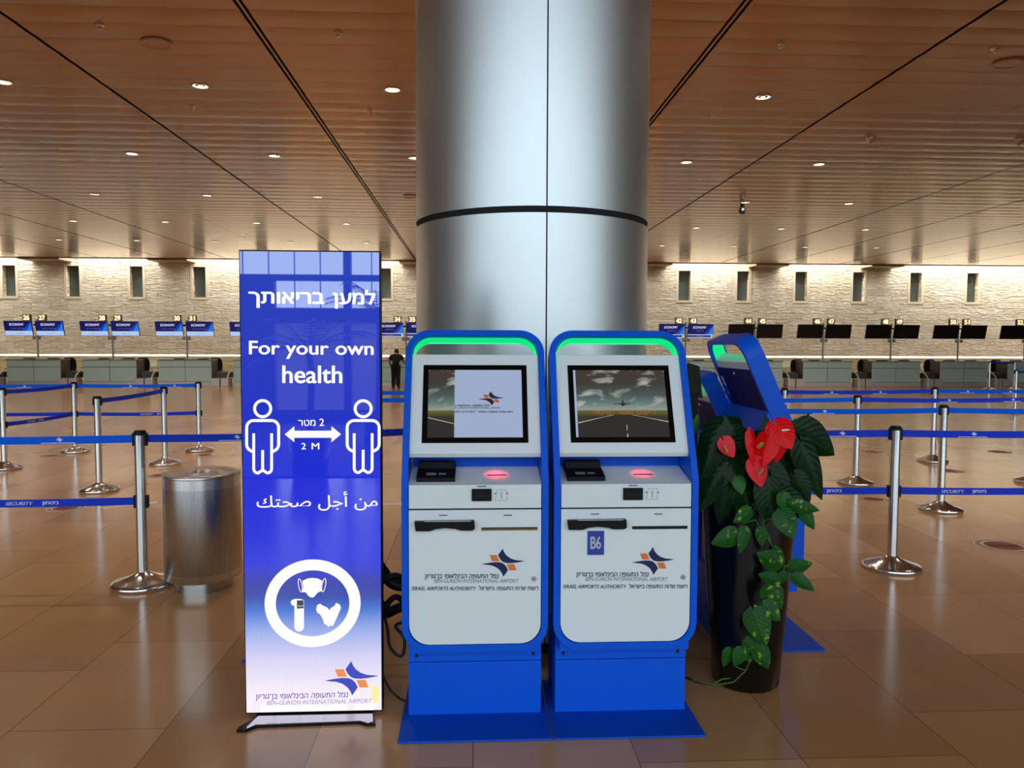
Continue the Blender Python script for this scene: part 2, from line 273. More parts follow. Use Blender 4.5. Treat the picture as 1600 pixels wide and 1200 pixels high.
# ------------------------------------------------------------------ mesh helpers
class MB:
    def __init__(s): s.v = []; s.f = []; s.m = []; s.s = []; s.uv = []
    def add(s, vs, fs, mat=0, smooth=False, uv=None):
        b = len(s.v); s.v += [tuple(x) for x in vs]; s.uv += (uv or [(0, 0)] * len(vs))
        for f in fs: s.f.append([b + i for i in f]); s.m.append(mat); s.s.append(smooth)
        return s
    def box(s, x0, x1, y0, y1, z0, z1, mat=0):
        v = [(x, y, z) for z in (z0, z1) for y in (y0, y1) for x in (x0, x1)]
        return s.add(v, [(0, 2, 3, 1), (4, 5, 7, 6), (0, 1, 5, 4), (2, 6, 7, 3), (0, 4, 6, 2), (1, 3, 7, 5)], mat)
    def prism(s, pts, d, mat=0, smooth=False):
        n = len(pts); d = Vector(d); a = [Vector(p) for p in pts]; b = [p + d for p in a]
        s.add(a + b, [tuple(range(n - 1, -1, -1)), tuple(range(n, 2 * n))], mat)
        return s.add(a + b, [(i, (i + 1) % n, n + (i + 1) % n, n + i) for i in range(n)], mat, smooth)
    def lathe(s, prof, n=32, c=(0, 0), mat=0, smooth=True, cap=True, uvr=None):
        vs = []; uv = []
        for r, z in prof:
            for k in range(n + 1):
                a = 2 * math.pi * k / n; vs.append((c[0] + r * math.cos(a), c[1] + r * math.sin(a), z)); uv.append(((a * (uvr or r)), z))
        fs = [(i * (n + 1) + k, i * (n + 1) + k + 1, (i + 1) * (n + 1) + k + 1, (i + 1) * (n + 1) + k) for i in range(len(prof) - 1) for k in range(n)]
        s.add(vs, fs, mat, smooth, uv)
        if cap:
            for i, rev in ((0, True), (len(prof) - 1, False)):
                r, z = prof[i]
                if r > 1e-4:
                    ring = [(c[0] + r * math.cos(2 * math.pi * k / n), c[1] + r * math.sin(2 * math.pi * k / n), z) for k in range(n)]
                    s.add(ring, [tuple(range(n - 1, -1, -1)) if rev else tuple(range(n))], mat)
        return s
    def tube(s, pts, r, n=10, mat=0):
        pts = [Vector(p) for p in pts]; rs = r if isinstance(r, (list, tuple)) else [r] * len(pts); vs = []; up = None
        for i, p in enumerate(pts):
            t = (pts[min(i + 1, len(pts) - 1)] - pts[max(i - 1, 0)]).normalized()
            if up is None: up = Vector((0, 0, 1)) if abs(t.z) < .9 else Vector((0, 1, 0))
            x = t.cross(up).normalized(); up = x.cross(t)
            for k in range(n):
                a = 2 * math.pi * k / n; vs.append(p + (x * math.cos(a) + up * math.sin(a)) * rs[i])
        m = len(pts)
        fs = [(i * n + k, i * n + (k + 1) % n, (i + 1) * n + (k + 1) % n, (i + 1) * n + k) for i in range(m - 1) for k in range(n)]
        s.add(vs, fs, mat, True); s.add(vs[:n], [tuple(range(n - 1, -1, -1))], mat); s.add(vs[-n:], [tuple(range(n))], mat)
        return s
    def sphere(s, c, r, mat=0, n=16, m=10, sc=(1, 1, 1)):
        vs = [(c[0] + sc[0] * r * math.sin(math.pi * i / m) * math.cos(2 * math.pi * k / n), c[1] + sc[1] * r * math.sin(math.pi * i / m) * math.sin(2 * math.pi * k / n), c[2] + sc[2] * r * math.cos(math.pi * i / m)) for i in range(m + 1) for k in range(n)]
        return s.add(vs, [(i * n + k, (i + 1) * n + k, (i + 1) * n + (k + 1) % n, i * n + (k + 1) % n) for i in range(m) for k in range(n)], mat, True)
    def poly(s, pts, mat=0, uv=None): return s.add(pts, [tuple(range(len(pts)))], mat, False, uv)
    def build(s, name, mats, parent=None, bevel=0.0, loc=None, rz=None):
        me = bpy.data.meshes.new(name); me.from_pydata([tuple(v) for v in s.v], [], s.f)
        for m in (mats if isinstance(mats, (list, tuple)) else [mats]): me.materials.append(m)
        me.polygons.foreach_set('material_index', s.m); me.polygons.foreach_set('use_smooth', s.s)
        ul = me.uv_layers.new(name='UVMap'); li = [0] * len(me.loops); me.loops.foreach_get('vertex_index', li)
        ul.data.foreach_set('uv', [c for i in li for c in s.uv[i]])
        me.update(); me.validate()
        o = bpy.data.objects.new(name, me); C.objects.link(o)
        if parent: o.parent = parent
        if loc is not None: o.location = loc
        if rz is not None: o.rotation_euler = (0, 0, rz)
        if bevel:
            b = o.modifiers.new('edge', 'BEVEL'); b.width = bevel; b.segments = 2; b.limit_method = 'ANGLE'; b.angle_limit = R(40)
        return o
def tag(o, label=None, cat=None, group=None, kind=None):
    for k, v in (('label', label), ('category', cat), ('group', group), ('kind', kind)):
        if v: o[k] = v
    return o
def thing(name, label, cat, loc=(0, 0, 0), rz=0.0, group=None):
    o = bpy.data.objects.new(name, None); C.objects.link(o); o.empty_display_size = .1
    o.location = loc; o.rotation_euler = (0, 0, rz); return tag(o, label, cat, group)
def dup(root, loc, rz, label, group=None):
    r = root.copy(); C.objects.link(r); r.location = loc; r.rotation_euler = (0, 0, rz); r['label'] = label
    if group: r['group'] = group
    for ch in list(root.children):
        c = ch.copy(); C.objects.link(c); c.parent = r
        for g in list(ch.children):
            d = g.copy(); C.objects.link(d); d.parent = c
    return r

FONTS = {}
def outline_of(body, shear=0.0):
    from mathutils.geometry import interpolate_bezier, tessellate_polygon
    c = bpy.data.curves.new('lettering', 'FONT'); c.body = body; c.shear = shear
    o = bpy.data.objects.new('lettering', c); C.objects.link(o); dg = bpy.context.evaluated_depsgraph_get(); ev = o.evaluated_get(dg); cu = ev.to_curve(dg)
    loops = []
    for sp_ in cu.splines:
        b = sp_.bezier_points; p = []
        for i in range(len(b)):
            a, d = b[i], b[(i + 1) % len(b)]
            if (a.handle_right - a.co).length < 1e-5 and (d.handle_left - d.co).length < 1e-5: p.append(a.co.copy())
            else: p += interpolate_bezier(a.co, a.handle_right, d.handle_left, d.co, 6)[:-1]
        loops.append([Vector((q.x, q.y, 0)) for q in p])
    ev.to_curve_clear(); bpy.data.objects.remove(o); bpy.data.curves.remove(c)
    if not loops: return [], []
    area_ = lambda p: sum(p[i].x * p[(i + 1) % len(p)].y - p[(i + 1) % len(p)].x * p[i].y for i in range(len(p))) / 2
    def inside(q, p):
        r = False
        for i in range(len(p)):
            a, b = p[i], p[i - 1]
            if (a.y > q.y) != (b.y > q.y) and q.x < (b.x - a.x) * (q.y - a.y) / (b.y - a.y) + a.x: r = not r
        return r
    A = [area_(p) for p in loops]; holes = {}
    par = {k: next((q for q in sorted(range(len(loops)), key=lambda z: abs(A[z])) if q != k and A[q] * A[k] < 0 and abs(A[q]) > abs(A[k]) and all(inside(pt, loops[q]) for pt in loops[k])), None) for k in range(len(loops))}
    outer = [k for k in par if par[k] is None]; holes = {k: [h for h in par if par[h] == k] for k in outer}
    vs, fs = [], []
    for k in outer:
        ps = [loops[k]] + [loops[h] for h in holes[k]]; n = len(vs)
        for p in ps: vs += [(q.x, q.y) for q in p]
        for t3 in tessellate_polygon(ps):
            a, b, d = (vs[n + i] for i in t3)
            fs.append(tuple(n + i for i in (t3 if (b[0] - a[0]) * (d[1] - a[1]) - (b[1] - a[1]) * (d[0] - a[0]) > 0 else t3[::-1])))
    return vs, fs
def one(ch, shear):
    k = (ch, shear)
    if k not in FONTS:
        bar = FONTS.setdefault('|', max(v[0] for v in outline_of('|')[0]))
        FONTS[k] = (*(outline_of(ch, shear) if ch != ' ' else ([], [])), max(v[0] for v in outline_of(ch + '|')[0]) - bar)
    return FONTS[k]
def glyphs(body, bold=0.0, shear=0.0):
    vs, fs, x = [], [], 0.0
    for ch in body:
        v, f, adv = one(ch, shear); adv = max(adv, .3) if ch == ' ' else adv; n = len(vs); vs += [(p[0] + x, p[1]) for p in v]; fs += [tuple(i + n for i in q) for q in f]; x += adv
    return vs, fs
def rtl(s): return s[::-1]
def write(mb, body, box, fn, mat=0, bold=0.0, shear=0.0):   # lettering fitted to a box (x0, y0, x1, y1; y down) mapped by fn
    vs, fs = glyphs(body, 0.0, shear)
    xs = [v[0] for v in vs]; ys = [v[1] for v in vs]; ax, bx, ay, by = min(xs), max(xs), min(ys), max(ys)
    x0, y0, x1, y1 = box
    for dx, dy in (((0, 0),) if not bold else ((-bold, 0), (bold, 0), (0, -bold * .6), (0, bold * .6))):
        w_ = (bx - ax) + 2 * bold; h_ = (by - ay) + 1.2 * bold
        mb.add([fn(x0 + (v[0] - ax + bold + dx) / w_ * (x1 - x0), y1 - (v[1] - ay + .6 * bold + dy) / h_ * (y1 - y0)) for v in vs], fs, mat)
def stroke(mb, pts, wd, fn, mat=0, closed=False):
    P = [Vector((p[0], p[1])) for p in pts]; n = len(P); L = []; Rr = []
    for i in range(n):
        a = P[(i - 1) % n] if (closed or i > 0) else P[i]; b = P[(i + 1) % n] if (closed or i < n - 1) else P[i]
        t = (b - a).normalized(); q = Vector((-t.y, t.x)) * (wd / 2); L.append(P[i] + q); Rr.append(P[i] - q)
    vs = [fn(*p) for p in L] + [fn(*p) for p in Rr]
    mb.add(vs, [(i, n + i, n + (i + 1) % n, (i + 1) % n) for i in range(n if closed else n - 1)], mat)
def arc(cx, cy, r, a0, a1, n=8, ry=None):
    return [(cx + r * math.cos(R(a0 + (a1 - a0) * i / n)), cy + (ry or r) * math.sin(R(a0 + (a1 - a0) * i / n))) for i in range(n + 1)]
UPW = [(740, 105), (770, 180), (820, 250), (900, 310), (1000, 345), (1195, 366), (1100, 386), (1000, 402), (900, 411), (800, 405), (740, 380), (690, 330), (645, 245)]
def emblem(mb, box, fn, mi=0, mo=1):     # four-pointed emblem: two blue wings, two orange blocks; box of the wings' extent
    x0, y0, x1, y1 = box; f = lambda p: fn(x0 + (p[0] - 300) / 895 * (x1 - x0), y0 + (p[1] - 105) / 590 * (y1 - y0))
    mb.poly([f(p) for p in UPW], mi); mb.poly([f((1495 - p[0], 800 - p[1])) for p in UPW], mi)
    for q in ([(470, 240), (615, 240), (672, 370), (520, 370)], [(1025, 560), (880, 560), (823, 430), (975, 430)]): mb.poly([f(p) for p in q], mo)

# ------------------------------------------------------------------ the setting
def hobj(mb, name, mats, **kw):          # a mesh given in hall axes
    return mb.build(name, mats, loc=(0, 0, 0), rz=HALL, **kw)
U0, U1 = -31, 31
tag(hobj(MB().box(U0, U1, FAC - .3, WALLV + .6, -.12, 0), 'floor', M['floor']), kind='structure')
tag(hobj(MB().box(-9, 5, FAC + .4, -2.6, 0, .012), 'floor_glare_cover', M['rubber']), kind='structure')  # unseen dark sheet, added so the front floor's sky glare stays off the screen
# stone wall with narrow window openings
WINS = [1.38 + 2.529 * k for k in range(-8, 9)]
WZ0, WZ1, WHW = 3.43, 4.68, .255
cuts = [U0] + [x for c in WINS for x in (c - WHW, c + WHW)] + [U1]
mb = MB()
for i in range(len(cuts) - 1):
    a, b = cuts[i], cuts[i + 1]
    if i % 2 == 0: mb.box(a, b, WALLV, WALLV + .4, 0, 6.6)
    else: mb.box(a, b, WALLV, WALLV + .4, 0, WZ0); mb.box(a, b, WALLV, WALLV + .4, WZ1, 6.6)
tag(hobj(mb, 'wall_back', M['stone']), kind='structure')
for k, c in enumerate(WINS):
    o = MB()
    t_ = .1
    for q in ((c - WHW - t_, c - WHW, WZ0 - t_, WZ1 + t_), (c + WHW, c + WHW + t_, WZ0 - t_, WZ1 + t_), (c - WHW, c + WHW, WZ1, WZ1 + t_), (c - WHW, c + WHW, WZ0 - t_, WZ0)):
        o.box(q[0], q[1], WALLV - .01, WALLV + .02, q[2], q[3])
    ob = tag(hobj(o, 'window_%d' % (k + 1), M['limeframe']), kind='structure')
    MB().box(c - WHW, c + WHW, WALLV + .24, WALLV + .27, WZ0, WZ1).build('window_pane', M['pane'], parent=ob)
# side walls, facade
tag(hobj(MB().box(U0 - .3, U0, FAC - .3, WALLV + .6, 0, 9), 'wall_left', M['plaster']), kind='structure')
tag(hobj(MB().box(U1, U1 + .3, FAC - .3, WALLV + .6, 0, 9), 'wall_right', M['plaster']), kind='structure')
mb = MB(); mb.box(U0, U1, FAC - .15, FAC + .15, 8.8, 9.0); mb.box(U0, U1, FAC - .08, FAC + .08, 5.6, 5.72)
mb.box(U0, U1, FAC - .08, FAC + .08, 2.78, 2.9); mb.box(U0, U1, FAC - .08, FAC + .08, 1.95, 2.25); mb.box(U0, U1, FAC - .08, FAC + .08, 0, .25)
mb.box(-5.0, -3.88, FAC - .1, FAC + .1, 0, 2.8)
x = U0
while x < U1: mb.box(x - .008, x + .008, FAC - .02, FAC + .02, 2.1, 8.8); x += .5
x = -2.47 - 31
while x < U0: x += 3.1
while x < U1 + .01:
    mb.box(x - .07, x + .07, FAC - .1, FAC + .1, 0, 8.8); x += 3.1
tag(hobj(mb, 'wall_front', M['frame']), kind='structure')
# ceiling: bowed bronze slats in bays, dark joints between bays, void above
SEAMS = [.18 + 2.475 * k for k in range(-13, 14)]
PW = .42
mb = MB(); v0 = 1.7; nrow = int((WALLV - 1.0 - v0) / PW)
for bi in range(len(SEAMS) - 1):
    a, b = SEAMS[bi], SEAMS[bi + 1]
    ga = .045 if bi in (12, 14) else .022; gb = .045 if bi + 1 in (12, 14) else .022
    ga = .004 if bi in (10, 16) else ga; gb = .004 if bi + 1 in (10, 16) else gb
    a += ga; b -= gb
    for r in range(nrow):
        va = v0 + r * PW + .0015; vb = va + PW - .003; bow = random.uniform(.0035, .006); tl = random.uniform(-.0022, .0022)
        vs = []
        for i in range(7):
            q = i / 6; z = CEIL + bow * (2 * q - 1) ** 2 * 1.0 - bow + tl * (q - .5)
            vs += [(a, va + q * (vb - va), z), (b, va + q * (vb - va), z)]
        mb.add(vs, [(2 * i, 2 * i + 2, 2 * i + 3, 2 * i + 1) for i in range(6)], 0, True)
mb.box(U0, U1, v0, WALLV - 1.0, CEIL + .03, CEIL + .08, 1)
for k in (12, 14):
    mb.box(SEAMS[k] - .012, SEAMS[k] + .012, v0, WALLV - 1.0, CEIL - .004, CEIL + .012, 0)
tag(hobj(mb, 'ceiling', [M['ceil'], M['dark']]), kind='structure')
tag(hobj(MB().box(U0, U1, WALLV - 1.04, WALLV - .98, CEIL - .015, 6.6), 'trim_1', M['soffit']), kind='structure')
tag(hobj(MB().box(U0, U1, 1.5, WALLV + .5, 6.6, 6.7), 'ceiling_deck', M['dark']), kind='structure')
tag(hobj(MB().box(U0, U1, FAC - .3, 1.7, 9.0, 9.2), 'ceiling_front', M['plaster']), kind='structure')
tag(hobj(MB().box(U0, U1, 1.5, 1.7, CEIL, 9.0), 'trim_15', M['plaster']), kind='structure')
edges = [x for s_ in SLOT for x in s_][1:-1]
for k in range(0, len(edges), 2):
    tag(hobj(MB().box(edges[k], edges[k + 1], WALLV - .98, WALLV - .02, CEIL - .05, CEIL + .3), 'trim_%d' % (k // 2 + 2), M['soffit']), kind='structure')
# big column
COLU, COLV, COLR = .333, 4.42, .655
mb = MB(); gap = math.asin(.0035 / COLR); fa = R(-90 + 2.2)
def colring(z0, z1, r):
    for j in range(3):
        a0 = fa + j * 2 * math.pi / 3 + gap; a1 = fa + (j + 1) * 2 * math.pi / 3 - gap; n = 32
        vs = [(COLU + r * math.cos(a0 + (a1 - a0) * i / n), COLV + r * math.sin(a0 + (a1 - a0) * i / n), z) for i in range(n + 1) for z in (z0, z1)]
        mb.add(vs, [(2 * i, 2 * i + 2, 2 * i + 3, 2 * i + 1) for i in range(n)], 0, True)
colring(.06, 2.20, COLR); colring(2.232, CEIL + .02, COLR)
mb.lathe([(COLR - .02, 0), (COLR - .02, CEIL)], 48, (COLU, COLV), 1, cap=False); mb.lathe([(COLR - .004, 2.203), (COLR - .004, 2.23)], 48, (COLU, COLV), 1, cap=False)
tag(hobj(mb, 'column', [M['column'], M['seam']]), kind='structure')

# ------------------------------------------------------------------ ceiling fittings
ORD = ['nearest', 'second', 'third', 'fourth', 'fifth']
def dl(): 
    t = thing('ceiling_downlight', '', 'light', group='round downlights in the slatted ceiling')
    MB().lathe([(.094, -.010), (.110, -.010), (.110, .0), (.094, .004)], 24, cap=False).build('trim_ring', M['lamptrim'], t)
    MB().lathe([(.0001, -.002), (.06, .0), (.094, -.006)], 20, cap=False).build('lens', M['lamp'], t)
    l = bpy.data.lights.new('downlight_beam', 'SPOT'); l.energy = LAMP; l.color = (1, .87, .70); l.spot_size = R(140); l.spot_blend = 1; l.shadow_soft_size = .1
    o = bpy.data.objects.new('downlight_beam', l); C.objects.link(o); o.parent = t; o.location = (0, 0, -.03)
    return t
LAMP = 108
d0 = dl(); first = True
NUM = ['first', 'second', 'third', 'fourth', 'fifth', 'sixth', 'seventh', 'eighth', 'ninth', 'tenth', 'eleventh', 'twelfth', 'thirteenth']
rows_ = [(10.33, -2, 2), (14.05, -3, 3), (17.88, -4, 4), (21.85, -5, 5), (25.85, -6, 6)]
HID = {(0, 0), (1, 0), (2, 0), (3, 0), (4, 0)}
for ri, (v, ka, kb) in enumerate(rows_):
    for k in range(ka, kb + 1):
        u = 1.415 + 2.475 * (k - 1)
        if u < -v * .76 + .2 or u > v * .63 + .4: continue
        lab = 'round glowing ceiling downlight in the %s row, %s bay %s the column' % (ORD[ri], NUM[abs(k) - 1] if k else 'bay', 'left of' if k < 1 else 'right of')
        kk = k - 1                      # bays counted from the column's own bay
        if kk == -1 or kk == 0: pos = 'just left of the column' if kk == -1 else 'just right of the column'
        else: pos = '%s bay to the %s of the column' % (NUM[(-kk - 1) if kk < 0 else kk], 'left' if kk < 0 else 'right')
        lab = 'round glowing ceiling downlight in the %s row, %s' % (ORD[ri], pos)
        P = H(u, v, CEIL - .004)
        if first: d0.location = P; d0['label'] = lab; first = False
        else: dup(d0, P, 0, lab)
for k in range(-2, 4):
    if k != 1: dup(d0, H(1.415 + 2.475 * (k - 1), 6.48, CEIL - .004), 0, '%s ceiling downlight of the row just above the photo, counted from the left' % NUM[k + 2])
t = thing('ceiling_camera', 'black dome security camera under the ceiling right of the column', 'camera', H(*hit(1160, 318, (0, 0, CEIL), (0, 0, 1)).xy, CEIL))
MB().lathe([(.05, -.14), (.05, -.006)], 20).build('mount', M['cams'], t); MB().sphere((0, 0, -.17), .085, 0, 18, 12).build('dome', M['cams'], t)
for px, py, lab in ((245, 66, 'round bronze ceiling speaker disc at the upper left'), (1575, 97, 'round bronze ceiling speaker disc near the upper right corner'), (641, 306, 'round ceiling speaker disc beside the left edge of the column')):
    q = hit(px, py, (0, 0, CEIL), (0, 0, 1)); t = thing('ceiling_speaker', lab, 'speaker', H(q.x, q.y, CEIL - .012))
    MB().lathe([(.17, 0), (.155, -.02), (.13, -.01)], 28, cap=False).build('rim', M['ceil'], t); MB().lathe([(.0001, -.004), (.13, -.008)], 28, cap=False).build('grille', M['ceil'], t)
for px, py, lab in ((528, 50, 'small sprinkler head on the ceiling left of the column top'), (156, 38, 'tiny sprinkler head on the ceiling near the upper left corner'), (1220, 68, 'small sprinkler head on the ceiling right of the column top'), (300, 166, 'tiny sprinkler head just below the left downlight'), (578, 172, 'tiny sprinkler head below the downlight left of the column'), (1555, 75, 'tiny sprinkler head near the upper right speaker disc'), (1107, 182, 'tiny sprinkler head below the downlight right of the column')):
    q = hit(px, py, (0, 0, CEIL), (0, 0, 1)); o = MB().lathe([(.045, 0), (.04, -.012), (.015, -.016), (.012, -.04), (.026, -.044), (.0001, -.046)], 16).build('sprinkler_head', M['lamptrim'], loc=H(q.x, q.y, CEIL - .004))
    tag(o, lab, 'sprinkler', 'ceiling sprinklers')
for px, py, lab in ((1360, 215, 'small white cone detector on the ceiling, left of a pair'), (1592, 218, 'small white cone detector on the ceiling at the right edge')):
    q = hit(px, py, (0, 0, CEIL), (0, 0, 1)); o = MB().lathe([(.07, 0), (.06, -.03), (.012, -.09)], 18).build('smoke_detector', M['lamptrim'], loc=H(q.x, q.y, CEIL - .004)); tag(o, lab, 'detector', 'ceiling detectors')

# ------------------------------------------------------------------ check-in counters along the stone wall
DV = 28.15
UK = lambda k: 7.98 + 2.643 * k
tag(hobj(MB().box(U0, U1, 31.70, 31.72, 0, 1.0), 'glass_partition', M['glass']), 'long low greenish glass partition in front of the stone wall', 'partition')
part_ = bpy.data.objects['glass_partition']
MB().prism([(U0, v_, z_) for v_, z_ in ((31.62, 1.0), (31.62, 1.01), (31.74, 1.085), (31.80, 1.085), (31.80, 1.0))], (U1 - U0, 0, 0)).build('glint_rail', M['rail'], part_)  # glint of the glass top edge, put into white colour and a sloped face
def desk(k, label):
    t = thing('check_in_desk', label, 'desk', H(UK(k) + (.18 if k < -2 else 0), DV), HALL, 'check-in desks along the stone wall')
    MB().box(-.93, .93, .03, .68, .15, .93).build('cabinet', M['deskdark'], t)
    for a, b in ((-.93, -.008), (.008, .93)):
        MB().box(a, b, 0, .03, .16, .675).build('front_panel', M['desk'], t, bevel=.004); MB().box(a, b, -.015, .03, .69, .925).build('upper_panel', M['desk'], t, bevel=.004)
    MB().box(-.95, .95, -.04, .70, .93, .955).build('counter_top', M['counter'], t, bevel=.004)
    MB().box(-.95, .95, -.03, .6, 0, .15).build('plinth', M['kick'], t)
    for a in (-.52, .32): MB().box(a, a + .36, .3, .5, .956, .99).build('keyboard_box', M['black'], t, bevel=.01)
    return t
def pole(k, n1, n2, on, label, second):
    t = thing('display_pole', label, 'display', H(UK(k) + (.12 if k < -2 else 0), DV + .42, .955), HALL, 'numbered display poles above the desks')
    MB().lathe([(.032, 0), (.032, 1.43)], 14).build('pole', M['pole'], t); MB().box(-.13, .13, -.03, .03, 1.20, 1.26).build('bracket', M['black'], t)
    for sgn, num in ((-1, n1), (1, n2)):
        x0, x1 = (-1.06, -.09) if sgn < 0 else (.03, 1.0); tl = R(13); z0 = .845
        f = lambda a, b, d=0.0: (x0 + a * (x1 - x0), -.10 - b * math.sin(tl) - d * math.cos(tl), z0 + b * math.cos(tl) - d * math.sin(tl))
        hgt = .53
        q = [f(0, 0), f(1, 0), f(1, hgt), f(0, hgt)]
        sc = MB().prism(q, (0, .05 * math.cos(tl), .05 * math.sin(tl))).build('screen', M['screenoff'], t)
        if on:
            mb = MB(); g = lambda a, b: f(a, b * hgt, .004); g2 = lambda a, b: f(a, b * hgt, .007)
            lo = .32 if second == 'w' else .26
            mb.poly([g(.01, lo), g(.99, lo), g(.99, .985), g(.01, .985)], 0)
            mb.poly([g2(.78, lo), g2(.99, lo), g2(.99, .9)], 2); mb.poly([g2(.62, lo), g2(.78, lo), g2(.99, .9), g2(.99, .985)], 1)
            if second == 'w':
                mb.poly([g(.01, .015), g(.99, .015), g(.99, lo), g(.01, lo)], 3)
                write(mb, 'Welcome', (.38, .80, .66, .87), lambda a, b: g2(a, 1 - b), 5)
                write(mb, rtl('מחלקת תיירים'), (.24, .47, .72, .57), lambda a, b: g2(a, 1 - b), 5)
            else:
                mb.poly([g(.01, .2), g(.99, .2), g(.99, lo), g(.01, lo)], 3); mb.poly([g(.01, .015), g(.99, .015), g(.99, .07), g(.01, .07)], 3)
                mb.poly([g(.01, .07), g(.85, .07), g(.92, .2), g(.01, .2)], 0); mb.poly([g(.92, .07), g(.99, .07), g(.99, .2), g(.92, .2)], 3)
                write(mb, 'Welcome', (.36, .82, .62, .91), lambda a, b: g2(a, 1 - b), 5); write(mb, rtl('דיילים'), (.36, .42, .62, .54), lambda a, b: g2(a, 1 - b), 5)
            write(mb, 'ECONOMY', (.2, .16, .72, .32), lambda a, b: g2(a, 1 - b), 4, .02, .15)
            mb.build('screen_picture', [M['s_navy'], M['s_mid'], M['s_sky'], M['s_pale'], M['s_txt'], M['s_dim']], sc)
        c = -.30 if sgn < 0 else .24
        nb = MB().box(c - .14, c + .14, -.13, -.05, 1.37, 1.60).build('number_sign', M['numbox'], t)
        mb = MB(); mb.poly([(c - .125, -.134, 1.385), (c + .125, -.134, 1.385), (c + .125, -.134, 1.585), (c - .125, -.134, 1.585)], 0)
        write(mb, num, (c - .105, -1.57, c + .105, -1.40), lambda a, b: (a, -.138, -b), 1, .03); mb.build('number_face', [M['numback'], M['numlit']], nb)
        MB().box(sgn * .09 - .06, sgn * .09 + .06, -.05, -.045, .70, .82).build('info_card', M['card'], t)
    return t
DK = [(-9, '26', '27', True, 'w'), (-8, '28', '29', True, 'w'), (-7, '30', '31', True, 'w'), (-6, '32', '33', True, 'w'), (-4, '34', '35', True, 'd'), (-3, '36', '37', True, 'd'), (-2, '38', '39', True, 'd'), (-1, '40', '41', True, 'd'), (0, '42', '43', True, 'd'), (1, '44', '45', False, 'd'), (2, '46', '47', False, 'd'), (3, '48', '49', False, 'd'), (4, '50', '51', False, 'd'), (5, '52', '53', False, 'd')]
for k, a, b, on, sec in DK:
    desk(k, 'frosted glass check-in desk beneath the number signs %s and %s' % (a, b))
    pole(k, a, b, on, ('steel pole with two lit blue screens numbered %s and %s' if on else 'steel pole with two dark screens numbered %s and %s') % (a, b), sec)
def chair(k, sgn, label):
    t = thing('office_chair', label, 'chair', H(UK(k) + sgn * .8 + (.18 if k < -2 else 0), DV + 1.1), HALL + R(180), 'dark office chairs behind the desks')
    mb = MB(); pts = [(-.22, .52), (.22, .52), (.25, .75), (.22, .93), (.13, 1.0), (-.13, 1.0), (-.22, .93), (-.25, .75)]
    mb.prism([(x_, .2, z_) for x_, z_ in pts], (0, .07, 0)).build('backrest', M['chairb'], t, bevel=.02)
    MB().box(-.25, .25, -.25, .22, .42, .5).build('seat', M['chairb'], t, bevel=.03); MB().lathe([(.03, .08), (.03, .43)], 12).build('column', M['black'], t)
    mb = MB()
    for j in range(5):
        a = 2 * math.pi * j / 5; mb.tube([(0, 0, .09), (.28 * math.cos(a), .28 * math.sin(a), .05)], .022, 6); mb.sphere((.28 * math.cos(a), .28 * math.sin(a), .03), .03, 0, 8, 6)
    mb.build('base', M['black'], t)
for k, sgn, n in ((-9, 1, '26 and 27'), (-8, 1, '28 and 29'), (-7, 1, '30 and 31'), (2, -1, '46 and 47'), (3, -1, '48 and 49'), (4, -1, '50 and 51'), (5, -1, '52 and 53')):
    chair(k, sgn, 'dark office chair beside the desk numbered %s' % n)
def conveyor(k, sgn, label):             # luggage feeder in the gap next to desk k
    t = thing('luggage_conveyor', label, 'conveyor', H(UK(k) + 1.3215 + (.18 if k < -2 else 0), DV), HALL, 'luggage conveyors between the desks')
    MB().box(-.24, .24, .05, 1.9, .3, .5).build('belt_bed', M['deskdark'], t, bevel=.01)
    MB().box(-.31, -.02, -.3, .1, 0, .29).build('kick_box', M['kick'], t, bevel=.01); MB().box(.02, .31, -.3, .1, 0, .29).build('kick_box', M['kick'], t, bevel=.01)
    x_ = -sgn * .27
    MB().tube([(x_, .9, .70), (x_, .1, .62), (x_, -.25, .40), (x_, -.33, .30), (x_, -.34, .0)], .018, 8).build('side_rail', M['rail'], t)
for k, sgn, n in ((-10, -1, 'left of the desk numbered 26 and 27'), (-9, -1, 'between the desks 27 and 28'), (-8, -1, 'between the desks 29 and 30'), (-7, -1, 'between the desks 31 and 32'), (0, 1, 'between the desks 43 and 44'), (1, 1, 'between the desks 45 and 46'), (2, 1, 'between the desks 47 and 48'), (3, 1, 'between the desks 49 and 50'), (4, 1, 'between the desks 51 and 52')):
    conveyor(k, sgn, 'bronze luggage conveyor with bent rail ' + n)

# ------------------------------------------------------------------ stanchions and belts
def stanchion_proto(both):
    t = thing('queue_stanchion', '', 'stanchion', (0, 0, 0), HALL, 'steel queue stanchions')
    MB().lathe([(.184, 0), (.191, .005), (.192, .022), (.186, .031), (.172, .036), (.13, .048), (.085, .064), (.05, .082), (.036, .094)], 48).build('base', M['chrome'], t)
    MB().lathe([(.034, .07), (.034, .985)], 32).build('pole', M['chrome'], t)
    MB().lathe([(.0365, .972), (.0365, .996), (.032, 1.0)], 32).build('top_cap', M['black'], t)
    for nm, z in (('upper_socket', .945), ('lower_socket', .546))[:2 if both else 1]:
        for x0 in (-.045, .029): MB().box(x0, x0 + .016, -.015, .015, z - .042, z + .04).build('belt_socket', M['black'], t, bevel=.003)
    return t
ST, ST1 = stanchion_proto(True), stanchion_proto(False); used = set()
POST = {}
def post(key, x, y, label):
    POST[key] = Vector((x, y, 0))
    src = ST if key in ('P1', 'P4', 'P5', 'P6', 'R1', 'Q1') else ST1
    if src not in used: src.location = (x, y, 0); src['label'] = label; used.add(src)
    else: dup(src, (x, y, 0), HALL, label)
